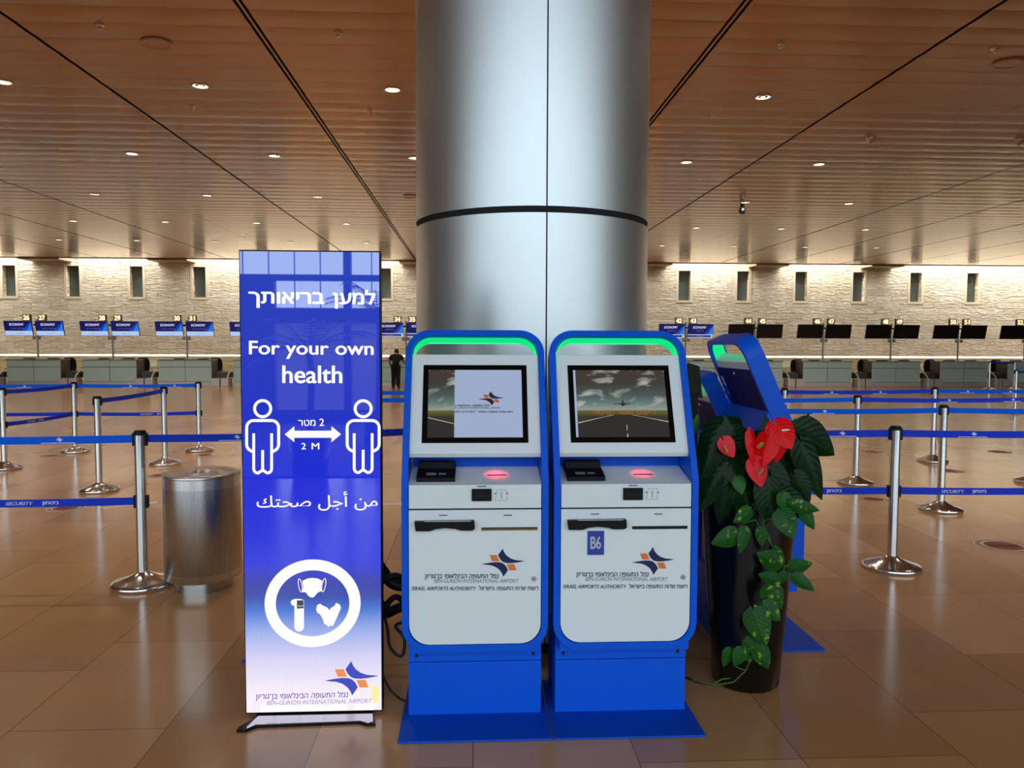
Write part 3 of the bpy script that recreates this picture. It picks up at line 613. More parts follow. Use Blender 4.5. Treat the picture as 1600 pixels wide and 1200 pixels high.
PL = [('P1', -2.37, 4.87, 'steel stanchion standing just left of the steel litter bin'),
      ('P2', -4.33, 8.0, 'steel stanchion with a black head, second from the front on the left'),
      ('P3', -4.45, 9.8, 'steel stanchion behind the litter bin, holding a sloping belt'),
      ('P4', -6.2, 10.85, 'steel stanchion at the far left where four belts meet'),
      ('P5', -4.52, 11.05, 'steel stanchion farthest back on the left, nearest the screen'),
      ('P6', -6.25, 9.4, 'steel stanchion cut off by the left edge of the photo'),
      ('R1', 2.66, 5.3, 'steel stanchion nearest the camera right of the plant'),
      ('R2', 4.06, 7.2, 'steel stanchion directly behind the word SECURITY on the right'),
      ('R3', 3.87, 8.58, 'steel stanchion behind the nearest right one, third row back'),
      ('R4', 5.65, 10.25, 'steel stanchion in the fourth row, between two nearer ones on the right'),
      ('R5', 3.52, 9.9, 'steel stanchion just above the plant, beside the leaning kiosk'),
      ('R6', 5.95, 8.7, 'steel stanchion whose base shows at the right edge'),
      ('R7', 16.86, 28.0 - .9, 'far steel stanchion near the desks, left of a pair'),
      ('R8', 17.77, 28.05 - .9, 'far steel stanchion near the desks, right of a pair'),
      ('R9', 11.66, 17.75, 'steel stanchion alone in the mid distance on the far right'),
      ('Q1', -.55, 5.38, 'steel stanchion hidden behind the kiosks, left of the column'),
      ('Q2', 1.96, 7.12, 'steel stanchion hidden behind the plant, second row'),
      ('Q3', 1.77, 8.5, 'steel stanchion hidden behind the right front kiosk, third row'),
      ('Q4', -.35, 8.43, 'steel stanchion hidden behind the column, third row'),
      ('Q5', -2.45, 8.38, 'steel stanchion hidden behind the advertising screen, third row'),
      ('Q6', 1.4, 9.78, 'steel stanchion hidden behind the right front kiosk, fourth row'),
      ('Q7', -.75, 9.66, 'steel stanchion hidden behind the column, fourth row'),
      ('Q8', -2.85, 9.55, 'steel stanchion hidden behind the advertising screen, fourth row')]
for p in PL: post(*p)
for k, x, y in (('O1', -4.35, 4.77), ('O2', 4.72, 5.42), ('O3', 6.2, 7.3), ('O4', 7.8, 10.4), ('O5', -8.3, 10.8), ('O6', 13.7, 17.85), ('Q0', .62, 5.42)): POST[k] = Vector((x, y, 0))
def belt(a, b, z, mat, label, prints=(), sag=.012):   # prints: (kind, position along the belt in metres from the left end)
    A, B = POST[a].copy(), POST[b].copy(); d = (B - A); L = d.length; d.normalize()
    A += d * .04; B -= d * .04; L -= .08
    nrm = Vector((d.y, -d.x, 0)); mb = MB(); n = 10; hh = .0245
    P = lambda s, h, off=0.0: A + d * s + Vector((0, 0, z + h - sag * 4 * (s / L) * (1 - s / L))) + nrm * off
    vs = [P(L * i / n, h, o_) for i in range(n + 1) for h, o_ in ((-hh, .001), (hh, .001), (hh, -.001), (-hh, -.001))]
    mb.add(vs, [(4 * i + j, 4 * i + 4 + j, 4 * i + 4 + (j + 1) % 4, 4 * i + (j + 1) % 4) for i in range(n) for j in range(4)])
    o = tag(mb.build('barrier_belt', mat), label, 'belt', 'blue queue belts')
    if prints:
        fn = lambda x_, y_: P(x_, -y_, .0025)
        for kind, s in prints:
            mb = MB()
            if kind == 'sec':
                write(mb, 'SECURITY', (s, -.011, s + .17, .011), fn, 0, .03, .2); write(mb, rtl('ביטחון'), (s + .225, -.012, s + .33, .016), fn, 0, .04)
            else:
                emblem(mb, (s, -.02, s + .05, .012), fn, 0, 0); mb.poly([fn(s - .09, .0195), fn(s + .12, .0195), fn(s + .12, .0155), fn(s - .09, .0155)], 0)
            mb.build('lettering' if kind == 'sec' else 'belt_emblem', M['print'], o)
    return o
BU, BL = .948, .547
belt('O1', 'P1', BU, M['belt2'], 'bright blue belt from the left photo edge to the front left stanchion', [('e', 1.42)])
belt('O1', 'P1', BL, M['belt'], 'lower blue SECURITY belt at the front left', [('sec', 1.10)])
belt('P1', 'Q1', BU, M['belt'], 'dark blue belt running from the front left stanchion behind the screen', [('e', .52)])
belt('P2', 'P3', BU, M['belt'], 'sloping dark belt between the second and third stanchion on the left')
belt('P4', 'P5', BU, M['belt2'], 'upper blue belt between the two farthest stanchions on the left', [('e', .7), ('e', 1.3)])
belt('P4', 'P5', BL, M['belt'], 'lower SECURITY belt between the two farthest stanchions on the left', [('sec', .85)])
belt('P6', 'P4', BU, M['belt'], 'sloping upper dark belt at the left photo edge')
belt('P6', 'P4', BL, M['belt'], 'sloping lower SECURITY belt at the left photo edge', [('sec', .4)])
belt('O5', 'P4', BU, M['belt2'], 'level upper blue belt entering from the left photo edge, far row', [('e', 1.35)])
belt('O5', 'P4', BL, M['belt'], 'level lower blue belt entering from the left photo edge, far row')
belt('Q0', 'R1', BU, M['belt'], 'blue belt from the plant to the nearest right stanchion, upper one', [('e', 1.62)])
belt('Q0', 'R1', BL, M['belt'], 'blue belt from the plant to the nearest right stanchion, lower one', [('sec', 1.32)])
belt('R1', 'O2', BU, M['belt'], 'upper blue belt from the nearest right stanchion to the photo edge', [('e', .5)])
belt('R1', 'O2', BL, M['belt'], 'lower SECURITY belt from the nearest right stanchion to the photo edge', [('sec', .30)])
belt('Q2', 'R2', BU, M['belt2'], 'bright blue belt in the second right row, left of its stanchion', [('e', .9)])
belt('R2', 'O3', BU, M['belt2'], 'bright blue belt in the second right row, right of its stanchion', [('e', 1.6)])
belt('Q3', 'R3', BU, M['belt2'], 'bright blue belt in the third right row, left of its stanchion', [('e', 1.0)])
belt('R3', 'R6', BU, M['belt'], 'blue belt in the third right row, right of its stanchion', [('e', 1.0), ('e', 1.75)])
belt('Q4', 'Q3', BU, M['belt2'], 'blue belt in the third row, hidden behind the kiosks')
belt('Q5', 'Q4', BU, M['belt2'], 'lower of two short blue belts seen between screen and kiosk')
belt('R5', 'R4', BU, M['belt'], 'far blue belt in the fourth right row, left of its stanchion', [('e', .6), ('e', 1.3)])
belt('R4', 'O4', BU, M['belt2'], 'far blue belt in the fourth right row, right of its stanchion', [('e', .4), ('e', 1.0)])
belt('Q6', 'R5', BU, M['belt'], 'far blue belt in the fourth row behind the leaning kiosk')
belt('Q7', 'Q6', BU, M['belt2'], 'blue belt in the fourth row, hidden behind the kiosks')
belt('Q8', 'Q7', BU, M['belt2'], 'upper of two short blue belts seen between screen and kiosk')
belt('R7', 'R8', BU, M['belt'], 'short dark belt between the pair of stanchions near the desks')
belt('R9', 'O6', BU, M['belt'], 'dark blue belt on the lone far stanchion at the right edge')

# ------------------------------------------------------------------ floor stickers
def sticker(px, py, r, label):
    q = floor_at(px, py); t = thing('floor_sticker', label, 'sticker', H(q.x, q.y, 0), HALL + R(-10), 'round floor stickers')
    MB().lathe([(.0001, .0010), (r, .0010)], 40, cap=False).build('white_rim', M['stickerw'], t)
    MB().lathe([(r * .74, .0014), (r * .92, .0014)], 40, cap=False).build('tan_ring', M['stickert'], t)
    mb = MB().lathe([(.0001, .0018), (r * .64, .0018)], 40, cap=False)
    mb.poly([(-r * .5, -r * .12, .0022), (r * .5, -r * .12, .0022), (r * .5, r * .12, .0022), (-r * .5, r * .12, .0022)], 1)
    mb.build('red_centre', [M['sticker'], M['stickerd']], t)
sticker(1568, 853, .21, 'round red and white floor sticker at the right photo edge')
sticker(1365, 780, .15, 'round red floor sticker just left of the nearest right stanchion')
sticker(103, 794, .17, 'round red floor sticker below the SECURITY belt on the left')
sticker(250, 743, .15, 'round red floor sticker behind the front left stanchion')
sticker(1362, 706, .14, 'distant round floor sticker right of the third row stanchion')
sticker(1562, 706, .16, 'distant round floor sticker on the far right floor')
sticker(1485, 736, .15, 'distant round floor sticker beside the second row stanchion')
sticker(320, 711, .14, 'distant round floor sticker left of the advertising screen')
sticker(82, 712, .14, 'distant round floor sticker at the far left')
def strip(p0, p1, wd, label):
    A, B = floor_at(*p0), floor_at(*p1); d = (B - A).normalized(); n = Vector((-d.y, d.x, 0)) * wd
    o = hobj(MB().prism([A, B, B + n, A + n], (0, 0, .0015)), 'floor_sign', M['stickerw']); tag(o, label, 'sign', 'white floor signs')
strip((162, 796), (248, 786), .12, 'flat pale sign on the floor beside the front left stanchion')
strip((560, 791), (640, 789), .12, 'flat pale sign on the floor between screen and kiosk')

# ------------------------------------------------------------------ litter bin
BX = to_hall((-1.975, 4.86, 0))
t = thing('litter_bin', 'round perforated stainless steel litter bin left of the advertising screen', 'bin', H(BX.x, BX.y), HALL)
MB().lathe([(.18, 0), (.18, .075)], 48).build('foot', M['brushed'], t)
MB().lathe([(.18, .072), (.229, .075), (.233, .08), (.233, .722), (.233, .728)], 64, cap=False, uvr=.233).build('body', M['perf'], t)
MB().lathe([(.2345, .718), (.237, .732), (.232, .740), (.20, .738), (.16, .728), (.10, .728), (.085, .742), (.07, .742), (.06, .70), (.0001, .70)], 64, cap=False).build('lid', M['bag'], t)

# ------------------------------------------------------------------ advertising screen
SV = 3.178
sl = on_v(376.5, 390, SV); sr = on_v(596, 392, SV); bl_ = on_v(380, 1108, SV); SU = (sl.x + sr.x + bl_.x + on_v(596, 1104, SV).x) / 4
SW = (sr.x - sl.x + on_v(596, 1104, SV).x - bl_.x) / 2; SZ0, SZ1 = .0205, sl.z
t = thing('advertising_screen', 'tall standing LED poster with blue health notice, left of the kiosks', 'screen', H(SU, SV), HALL)
hw = SW / 2
MB().box(-hw, hw, 0, .055, SZ0 - .0065, SZ1).build('cabinet', M['black'], t, bevel=.003)
z0, z1 = SZ0, SZ1 - .006; xw = hw - .0045
pic = MB().poly([(-xw, -.0008, z0), (xw, -.0008, z0), (xw, -.0008, z1), (-xw, -.0008, z1)], 0, [(0, 0), (1, 0), (1, 1), (0, 1)]).build('display', M['led'], t)
def sg(off):
    def fn(px, py):
        py += -(px - 486) / 220 * (8 * (py - 390) / 715 - 3); q = on_v(px, py, SV)
        return (q.x - SU, -.0012 - off, q.z)
    return fn
S0, S1 = sg(0), sg(.0006)
def signpart(name, mats, body): 
    mb = MB(); body(mb); return mb.build(name, mats, pic)
signpart('lettering', M['sign_white'], lambda mb: write(mb, rtl('בריאותך'), (388, 456.5, 507, 482), S0, 0, .03))
signpart('lettering', M['sign_white'], lambda mb: write(mb, rtl('למען'), (520, 452, 587, 482), S0, 0, .03))
signpart('lettering', M['sign_white'], lambda mb: write(mb, 'For your own', (389, 533, 584, 561), S0, 0, .02))
signpart('lettering', M['sign_white'], lambda mb: write(mb, 'health', (441, 571, 535, 599), S0, 0, .02))
def b_ar(mb): write(mb, '\ufeda\ufe98\ufea4\ufebb \ufede\ufe9f\ufe83 \ufee6\ufee3', (401, 768, 590, 798), S0, 0, .006)
signpart('lettering', M['sign_white'], b_ar)
def b_ppl(mb):
    for cx in (410.5, 567.5):
        stroke(mb, arc(cx, 638.5, 12.6, 0, 360, 28)[:-1], 4.6, S0, 0, True)
        a = [(cx - 14, 677), (cx - 14, 732)] + arc(cx - 7.2, 732, 6.8, 180, 90, 5)[1:] + arc(cx - 4, 732, 4, 90, 0, 3)[1:] + [(cx, 703)]
        stroke(mb, a, 4.4, S0); stroke(mb, [(2 * cx - x_, y_) for x_, y_ in a], 4.4, S0)
        sh = [(cx - 14, 706)] + arc(cx - 14, 694, 11, 110, 180, 4) + arc(cx - 14, 668, 11, 180, 270, 6) + arc(cx + 14, 668, 11, 270, 360, 6) + arc(cx + 14, 694, 11, 0, 70, 4) + [(cx + 14, 706)]
        stroke(mb, sh, 4.6, S0)
    mb.poly([S0(*p) for p in ((445, 678.5), (460, 666), (460, 673), (518, 673), (518, 666), (533, 678.5), (518, 691), (518, 684), (460, 684), (460, 691))])
    write(mb, rtl('מטר') + '  ', (466, 656, 493, 665.5), S0, 0, .012); write(mb, '2', (499, 654, 506.5, 665.5), S0, 0, .012)
    write(mb, '2', (471, 692, 478, 702), S0, 0, .012); write(mb, 'M', (487, 692, 499, 702), S0, 0, .012)
signpart('distance_pictogram', M['sign_white'], b_ppl)
def b_ring(mb):
    n = 72; o_ = [(488.5 + 75 * math.cos(2 * math.pi * i / n), 942.5 + 68.5 * math.sin(2 * math.pi * i / n)) for i in range(n)]; i_ = [(488.5 + 57.5 * math.cos(2 * math.pi * i / n), 942.5 + 51.5 * math.sin(2 * math.pi * i / n)) for i in range(n)]
    mb.add([S0(*p) for p in o_ + i_], [(i, (i + 1) % n, n + (i + 1) % n, n + i) for i in range(n)], 0)
    F = lambda x_, y_: S0(400 + x_ / 8, 870 + y_ / 8); F1 = lambda x_, y_: S1(400 + x_ / 8, 870 + y_ / 8)
    mb.poly([F(*p) for p in ((580, 300), (640, 270), (705, 262), (770, 270), (830, 300), (815, 370), (818, 430), (775, 445), (745, 480), (720, 507), (680, 505), (650, 480), (620, 440), (580, 440), (592, 370))], 0)
    for cx, s in ((555, 1), (848, -1)): stroke(mb, [(cx + s * (22 * math.cos(R(a)) + 14 * math.sin(R(a))), 355 + 84 * math.sin(R(a))) for a in range(0, 360, 20)], 9, F, 0, True)
    mb.poly([F(*p) for p in [(600, 540)] + [(600, 870)] + arc(540, 870, 60, 0, 180, 8) + [(480, 610), (450, 600), (432, 565), (450, 535), (490, 522), (560, 525)]], 0)
    mb.poly([F1(*p) for p in ((512, 540), (596, 540), (596, 640), (520, 645), (512, 635))], 1); write(mb, '36.5', (524, 600, 588, 622), lambda a, b: S1(400 + a / 8, 870 + b / 8 ), 0)
    mb.poly([F(*p) for p in ((752, 650), (765, 605), (800, 585), (835, 610), (890, 635), (920, 670), (940, 640), (985, 615), (1000, 580), (1050, 600), (1062, 645), (1030, 720), (990, 810), (960, 870), (930, 860), (905, 880), (880, 850), (855, 845), (840, 790), (800, 720), (765, 695))], 0)
signpart('hygiene_pictogram', [M['sign_white'], M['sign_dark']], b_ring)
def b_logo(mb):
    emblem(mb, (507, 1034, 592, 1088), S0, 0, 1)
    write(mb, rtl('נמל התעופה הבינלאומי בן־גוריון'), (400, 1081, 544, 1093.5), S0, 2, .012, .12); write(mb, 'BEN-GURION INTERNATIONAL AIRPORT', (417, 1093.5, 581, 1100), S0, 3, .004, .2)
    mb.poly([S0(*p) for p in ((582, 1074), (591.5, 1074), (591.5, 1099), (582, 1099))], 4)
signpart('airport_emblem', [M['sign_blue'], M['sign_orange'], M['sign_violet'], M['sign_lilac'], M['sign_yellow']], b_logo)
# foot: mirror steel plate on a black edge with flared ends
ft = [(hit(x_, y_, (0, 0, .004), (0, 0, 1))) for x_, y_ in ((369, 1143), (384, 1143), (402, 1136), (560, 1130), (573, 1133.5), (587, 1133), (586, 1126), (582, 1112))]
fp = [(p.x - SU, p.y - SV) for p in ft]; fp = fp + [(fp[-1][0], .42), (fp[0][0] + .05, .42), (fp[0][0] + .045, fp[0][1] + .10), (fp[0][0] + .004, fp[0][1] + .03)]
mb = MB(); mb.prism([(x_, y_, .0) for x_, y_ in fp], (0, 0, .010)).build('foot', M['black'], t, bevel=.003)
ip = [(hit(x_, y_, (0, 0, .013), (0, 0, 1))) for x_, y_ in ((380, 1141), (400, 1132), (562, 1126), (575, 1130), (583, 1127), (582, 1112))]
ip = [(p.x - SU, p.y - SV) for p in ip]; ip += [(ip[-1][0], .40), (ip[0][0] + .03, .40), (ip[0][0] + .03, .0)]
mb = MB(); mb.prism([(x_, y_, .010) for x_, y_ in ip], (0, 0, .003)).build('foot_plate', M['footplate'], t)
for x_ in (-.2, .2): MB().box(x_ - .03, x_ + .03, .056, .12, .017, .5).build('rear_support', M['black'], t)

# ------------------------------------------------------------------ check-in kiosks
ZK, LEAN, ZB, ZT = 1.01, R(24), .315, 1.617
SL, CL = math.sin(LEAN), math.cos(LEAN); SMAX = ZK + (ZT - ZK) / CL
def kmap(x, s, d):                       # width, length along the bent front, depth behind it
    if abs(s - ZK) < 1e-6:
        h = LEAN / 2; return (x, d * math.cos(h) / math.cos(h), ZK - d * math.tan(h))
    if s < ZK: return (x, d, s)
    return (x, (s - ZK) * SL + d * CL, ZK + (s - ZK) * CL - d * SL)
def lz(z): return ZK + (z - ZK) / CL     # length along the front for a height on the leaning part
HW, RT = .295, .026
def outline(off, r):
    w_ = HW - off; r_ = max(.01, r - off); b, t_ = ZB + off, SMAX - off; pts = []
    sides = [s for s in (.5, .8, ZK - .055, ZK, ZK + .055, 1.2, 1.4) if b + r_ < s < t_ - r_]
    pts += [(w_, s) for s in sides]; pts += arc(w_ - r_, t_ - r_, r_, 0, 90, 10); pts += arc(-w_ + r_, t_ - r_, r_, 90, 180, 10)
    pts += [(-w_, s) for s in reversed(sides)]; pts += arc(-w_ + r_, b + r_, r_, 180, 270, 10); pts += arc(w_ - r_, b + r_, r_, 270, 360, 10)
    return pts
K1U = .009; KV = 3.06
def kd(off=.0015):
    def fn(px, py):
        q = on_v(px, py, KV); return (q.x - K1U, -off, q.z)
    return fn
HD = .010                                # head panel set back from the frame edge
HN = (0, -CL, SL)
HP = Vector((K1U, KV + HD * CL, ZK - HD * SL))
def kh(off=.001, cu=K1U):
    def fn(px, py):
        q = hit(px, py, (K1U, HP.y - off * CL, HP.z + off * SL), HN); return (q.x - K1U, q.y - KV, q.z)
    return fn
def kiosk(label, loc, rz, kind, drop=0.0, plate_number=False):
    t = thing('check_in_kiosk', label, 'kiosk', loc, rz, 'blue and white check-in kiosks')
    D = lambda z: z - drop
    def P(mb, name, mats, par=t, bevel=0.0):
        if drop: mb.v = [(v[0], v[1], v[2] - drop) for v in mb.v]
        return mb.build(name, mats, par, bevel)
    # floor plate and pedestal
    MB().box(-.3035, .3035, -.127, .40, 0, .009).build('base_plate', M['plate'], t, bevel=.003)
    pz = .232 if not drop else .12
    MB().box(-.277, .277, .087, .38, .009, pz).build('pedestal', M['blue'], t, bevel=.003)
    mb = MB().box(-.277, .277, .086, .38, pz + .003, .33 - drop); up = mb.build('upper_pedestal', M['blue'], t, bevel=.003)
    for x_ in (-.243, .243): MB().box(x_ - .0055, x_ + .0055, .083, .088, .257 - drop * .8, .294 - drop * .8).build('slot', M['seam'], up)
    # frame loop
    o_, i_ = outline(0, .105), outline(RT, .105); n = len(o_); d0_, d1_ = -.004, .088
    mb = MB(); vs = [kmap(*p, d) for d in (d0_, d1_) for p in o_] + [kmap(*p, d) for d in (d0_, d1_) for p in i_]
    fs = []
    for k in range(n):
        j = (k + 1) % n
        fs += [(k, j, n + j, n + k), (2 * n + j, 2 * n + k, 3 * n + k, 3 * n + j), (k, 2 * n + k, 2 * n + j, j), (n + k, n + j, 3 * n + j, 3 * n + k)]
    mb.add(vs, fs, 0); P(mb, 'frame', M['blue'])
    # green light lining the top of the frame
    l_ = [p for p in outline(RT + .002, .105)]; seq = [p for p in l_ if p[1] > lz(1.47) - .0]
    iw = HW - RT - .002; seq = [(iw, lz(1.455))] + seq + [(-iw, lz(1.455))]
    mb = MB(); m_ = len(seq); q_ = [(p[0] * .985, p[1] - .004) for p in seq]
    mb.add([kmap(*p, d) for p in q_ for d in (.006, .072)], [(2 * k, 2 * k + 1, 2 * k + 3, 2 * k + 2) for k in range(m_ - 1)], 0, True)
    for k in range(36):
        x_ = -.2 + .4 * k / 35; s_ = min(p[1] for p in q_ if abs(p[0]) < .2) if any(abs(p[0]) < .2 for p in q_) else SMAX - RT - .006
        mb.add([kmap(x_ - .0035, SMAX - RT - .0075, .060), kmap(x_ + .0035, SMAX - RT - .0075, .060), kmap(x_ + .0035, SMAX - RT - .0075, .070), kmap(x_ - .0035, SMAX - RT - .0075, .070)], [(0, 1, 2, 3)], 1)
    P(mb, 'light_strip', [M['green'], M['greenhot']])
    # lower body
    bw = HW - RT - .001
    prof = [(.016, .30), (.016, .962), (.21, 1.008), (.203, 1.14), (.185, 1.225), (.35, .985), (.35, .30)]
    P(MB().prism([(-bw, y_, z_) for y_, z_ in prof], (2 * bw, 0, 0)), 'body', M['blue'])
    for sx in (-1, 1):
        P(MB().prism([(sx * .2715, y_, z_) for y_, z_ in ((.012, .97), (.24, .98), (.236, 1.15), (.19, 1.228), (.15, 1.21), (.075, 1.13), (.03, 1.03))], (sx * .0215, 0, 0)), 'side_panel', M['blue'])
    # white service door with rounded lower corners
    dw = HW - RT - .003; r_ = .082; zb, zt = ZB + RT + .002, .892
    pts = [(dw, zt), (-dw, zt)] + [(x_, z_) for x_, z_ in arc(-dw + r_, zb + r_, r_, 180, 270, 9)] + [(x_, z_) for x_, z_ in arc(dw - r_, zb + r_, r_, 270, 360, 9)]
    door = P(MB().prism([(x_, 0, z_) for x_, z_ in pts], (0, .016, 0)), 'door', M['white'], bevel=.0015)
    F = kd(.001); dr = lambda a, b, c, d: (F(a, d)[0], F(c, d)[0], F(a, d)[2], F(c, b)[2])
    for a, b, c, d in ((686, 804, 699, 806), (787, 804, 800, 806)):
        x0, x1, za, zc = dr(a, b, c, d); P(MB().box(x0, x1, -.002, .004, za, zc), 'label_tick', M['steelgrey'], door)
    # tag printer with scooped lip
    q = lambda px, py, y_: (F(px, py)[0], y_, F(px, py)[2])
    hp = [(648, 813.5), (741, 812), (742, 824), (738, 827), (720, 827), (712, 824.5), (696, 823), (682, 824.5), (672, 828), (650, 828)]
    pr = P(MB().prism([q(*p, -.024) for p in hp], (0, .03, 0)), 'tag_printer', M['black'], door, bevel=.003)
    x0, x1, za, zc = dr(664, 811.6, 736, 813.2); P(MB().box(x0, x1, -.0265, -.02, za, zc), 'printer_edge', M['lock'], pr) if False else P(MB().box(x0, x1, -.0265, -.02, za, zc), 'printer_edge', M['lock'], door)
    x0, x1, za, zc = dr(752, 823.5, 840, 829); P(MB().box(x0, x1, -.002, .006, za, zc).box(x0, x1, -.003, .0, zc - .004, zc, 1), 'paper_slot', [M['brass'] if kind != 'right' else M['seam'], M['seam']], door)
    lx, _, lz_ = F(834, 904.5); P(MB().add([(lx + .0115 * math.cos(2 * math.pi * i / 20), -.003, lz_ + .0115 * math.sin(2 * math.pi * i / 20)) for i in range(20)] + [(lx + .0115 * math.cos(2 * math.pi * i / 20), .004, lz_ + .0115 * math.sin(2 * math.pi * i / 20)) for i in range(20)], [tuple(range(19, -1, -1))] + [(i, (i + 1) % 20, 20 + (i + 1) % 20, 20 + i) for i in range(20)]).box(lx - .006, lx + .006, -.0036, -.003, lz_ - .0012, lz_ + .0012, 1), 'lock', [M['lock'], M['seam']], door)
    if kind in ('left', 'right'):
        fn = kd(.0014); mb = MB(); emblem(mb, (752, 857, 820, 901), fn, 0, 1)
        write(mb, rtl('נמל התעופה הבינלאומי בן־גוריון'), (664, 895.3, 779, 906), fn, 0, .018, .12)
        write(mb, 'BEN-GURION INTERNATIONAL AIRPORT', (678, 904.5, 810, 910.5), fn, 2, 0, .22)
        write(mb, 'ISRAEL AIRPORTS AUTHORITY', (643, 916.3, 744, 922.3), fn, 0, .016, .22); write(mb, rtl('רשות שדות התעופה בישראל'), (748, 914.8, 841, 922), fn, 0, .018, .12)
        P(mb, 'airport_emblem', [M['navyink'], M['orange'], M['greyink']], door)
    if plate_number:
        fn0 = kd(.003); ox = 918 - 682; x0, x1 = -.1585, -.0910; za, zc = .705, .803
        pl = P(MB().box(x0, x1, -.004, 0, za, zc), 'number_plate', M['b6'], door)
        mb = MB(); write(mb, 'B6', (x0 + .012, -zc + .022, x1 - .012, -za - .024), lambda a, b: (a, -.0045, -b), 0, .03); P(mb, 'lettering', M['print'], pl if False else door)
    P(MB().box(-dw, dw, .009, .0155, .889, .902), 'panel_gap', M['seam'])
    # drawer panel, ledge
    dp = P(MB().box(-dw, dw, 0, .016, .8985, .994), 'drawer_panel', M['white'], bevel=.0015)
    x0, x1, za, zc = dr(737, 763.5, 768, 782.5); P(MB().box(x0, x1, -.010, .004, za, zc).box(x0 + .012, x1 - .012, -.0105, -.006, za + .016, za + .028, 1), 'receipt_slot', [M['black'], M['seam']], dp, bevel=.002)
    x0, x1, za, zc = dr(746, 759, 760, 761); P(MB().box(x0, x1, -.002, .004, za, zc), 'label_tick', M['steelgrey'], dp)
    fn = kd(.001); mb = MB(); stroke(mb, [(777, 765), (791, 765), (792, 782), (774, 782)], .5, fn, 0, True); stroke(mb, [(783.5, 768), (783.5, 779)], .8, fn); stroke(mb, [(773, 771), (775, 771)], 2, fn); stroke(mb, [(792, 771), (794, 771)], 2, fn); P(mb, 'receipt_pictogram', M['seam'], dp)
    led = P(MB().prism([(-bw, y_, z_) for y_, z_ in ((.001, .9945), (.21, 1.035), (.21, 1.012), (.017, .972), (.017, .9945))], (2 * bw, 0, 0)), 'ledge', M['white'], bevel=.002)
    # passport reader on the ledge
    lf = lambda y_: .9945 + .0405 * y_ / .21
    mb = MB(); mb.prism([(x_, y_, lf(y_) + .002) for x_, y_ in ((-.238, .028), (-.082, .028), (-.082, .19), (-.238, .19))], (0, 0, .016))
    mb.prism([(-.235, .135, 1.03), (-.085, .135, 1.03), (-.085, .19, 1.03), (-.235, .19, 1.03)], (0, 0, .035))
    pr = P(mb, 'passport_reader', M['black'], led, bevel=.004)
    P(MB().prism([(-.20, .06, lf(.06) + .0185), (-.16, .06, lf(.06) + .0185), (-.16, .085, lf(.085) + .0185), (-.20, .085, lf(.085) + .0185)], (0, 0, .001)).prism([(-.15, .065, lf(.065) + .0185), (-.12, .065, lf(.065) + .0185), (-.12, .08, lf(.08) + .0185), (-.15, .08, lf(.08) + .0185)], (0, 0, .001)), 'reader_marking', M['steelgrey'], led)
    P(MB().prism([(.050, .098, lf(.098) + .001), (.130, .098, lf(.098) + .001), (.130, .106, lf(.106) + .001), (.050, .106, lf(.106) + .001)], (0, 0, .001)), 'scan_mark', M['black'], led)
    # head with display
    hz0, hz1 = 1.118, 1.517
    hy = lambda z, d: (z - ZK) * math.tan(LEAN) + d
    A0 = kmap(0, lz(hz0), HD); A1 = kmap(0, lz(hz1), HD); B1 = kmap(0, lz(hz1) - .02, .075); B1b = kmap(0, lz(hz1) - .004, .05); A1b = kmap(0, lz(hz1) + .006, HD + .015); B0 = kmap(0, lz(1.22), .080); G0 = (0, .185, 1.16); G1 = (0, A0[1] + .012, 1.094)
    hd = P(MB().prism([(-bw, p[1], p[2]) for p in (A0, A1, A1b, B1b, B1, B0, G0, G1)], (2 * bw, 0, 0)), 'head', M['white'], bevel=.003)
    b0, b1 = kmap(0, lz(1.205), .081), kmap(0, lz(1.465), .081); e0, e1 = kmap(0, lz(1.205), .084), kmap(0, lz(1.465), .084)
    mb = MB().prism([(-bw, p[1], p[2]) for p in (b0, b1, e1, e0)], (2 * bw, 0, 0))
    bpn = P(mb, 'back_panel', M['navy'])
    mb = MB()
    for rr in range(5):
        for cc in range(4):
            s_ = lz(1.26 + rr * .035); x_ = -.15 + cc * .1; mb.add([kmap(x_ - .03, s_, .0845), kmap(x_ + .03, s_, .0845), kmap(x_ + .03, s_ + .005, .0845), kmap(x_ - .03, s_ + .005, .0845)], [(3, 2, 1, 0)])
    P(mb, 'vent_slots', M['seam'], bpn)
    if kind == 'plain' and not drop:
        mb = MB()
        for a, b, q5 in ((1.36, 1.415, 0), (1.335, 1.36, 1), (1.315, 1.335, 2), (1.295, 1.315, 1)): mb.add([kmap(.228, lz(a), .0848), kmap(.256, lz(a), .0848), kmap(.256, lz(b), .0848), kmap(.228, lz(b), .0848)], [(3, 2, 1, 0)], q5)
        P(mb, 'label_strip', [M['print'], M['b6'], M['card']], bpn)
    a_ = kmap(.0, lz(1.44), .086); P(MB().sphere(a_, .008, 0, 10, 6), 'back_lock', M['lock'], bpn)
    kf = kh(.0012); bz = [(662.8, 570.8), (821.3, 570.8), (823.8, 692), (661, 692.8)]
    c_ = [Vector(kf(*p)) for p in bz]; cx_ = sum(v.x for v in c_) / 4; hb = .2185
    zA, zB_ = (c_[0].z + c_[1].z) / 2, (c_[2].z + c_[3].z) / 2
    fr = lambda x_, z_, d: kmap(x_, lz(z_ + HD * SL), HD - d)
    bx0, bx1 = cx_ - hb, cx_ + hb
    bez = P(MB().prism([fr(bx0, zB_, .0005), fr(bx1, zB_, .0005), fr(bx1, zA, .0005), fr(bx0, zA, .0005)], tuple(Vector((0, -CL, SL)) * .0025)), 'display_bezel', M['bezel'], hd)
    # display picture
    sx0, sx1 = cx_ - .196, cx_ + .196; sz0, sz1 = zB_ + .021, zA - .021
    def T(a, b, d): return fr(sx0 + a * (sx1 - sx0), sz0 + b * (sz1 - sz0), .0035 + d)
    mb = MB()
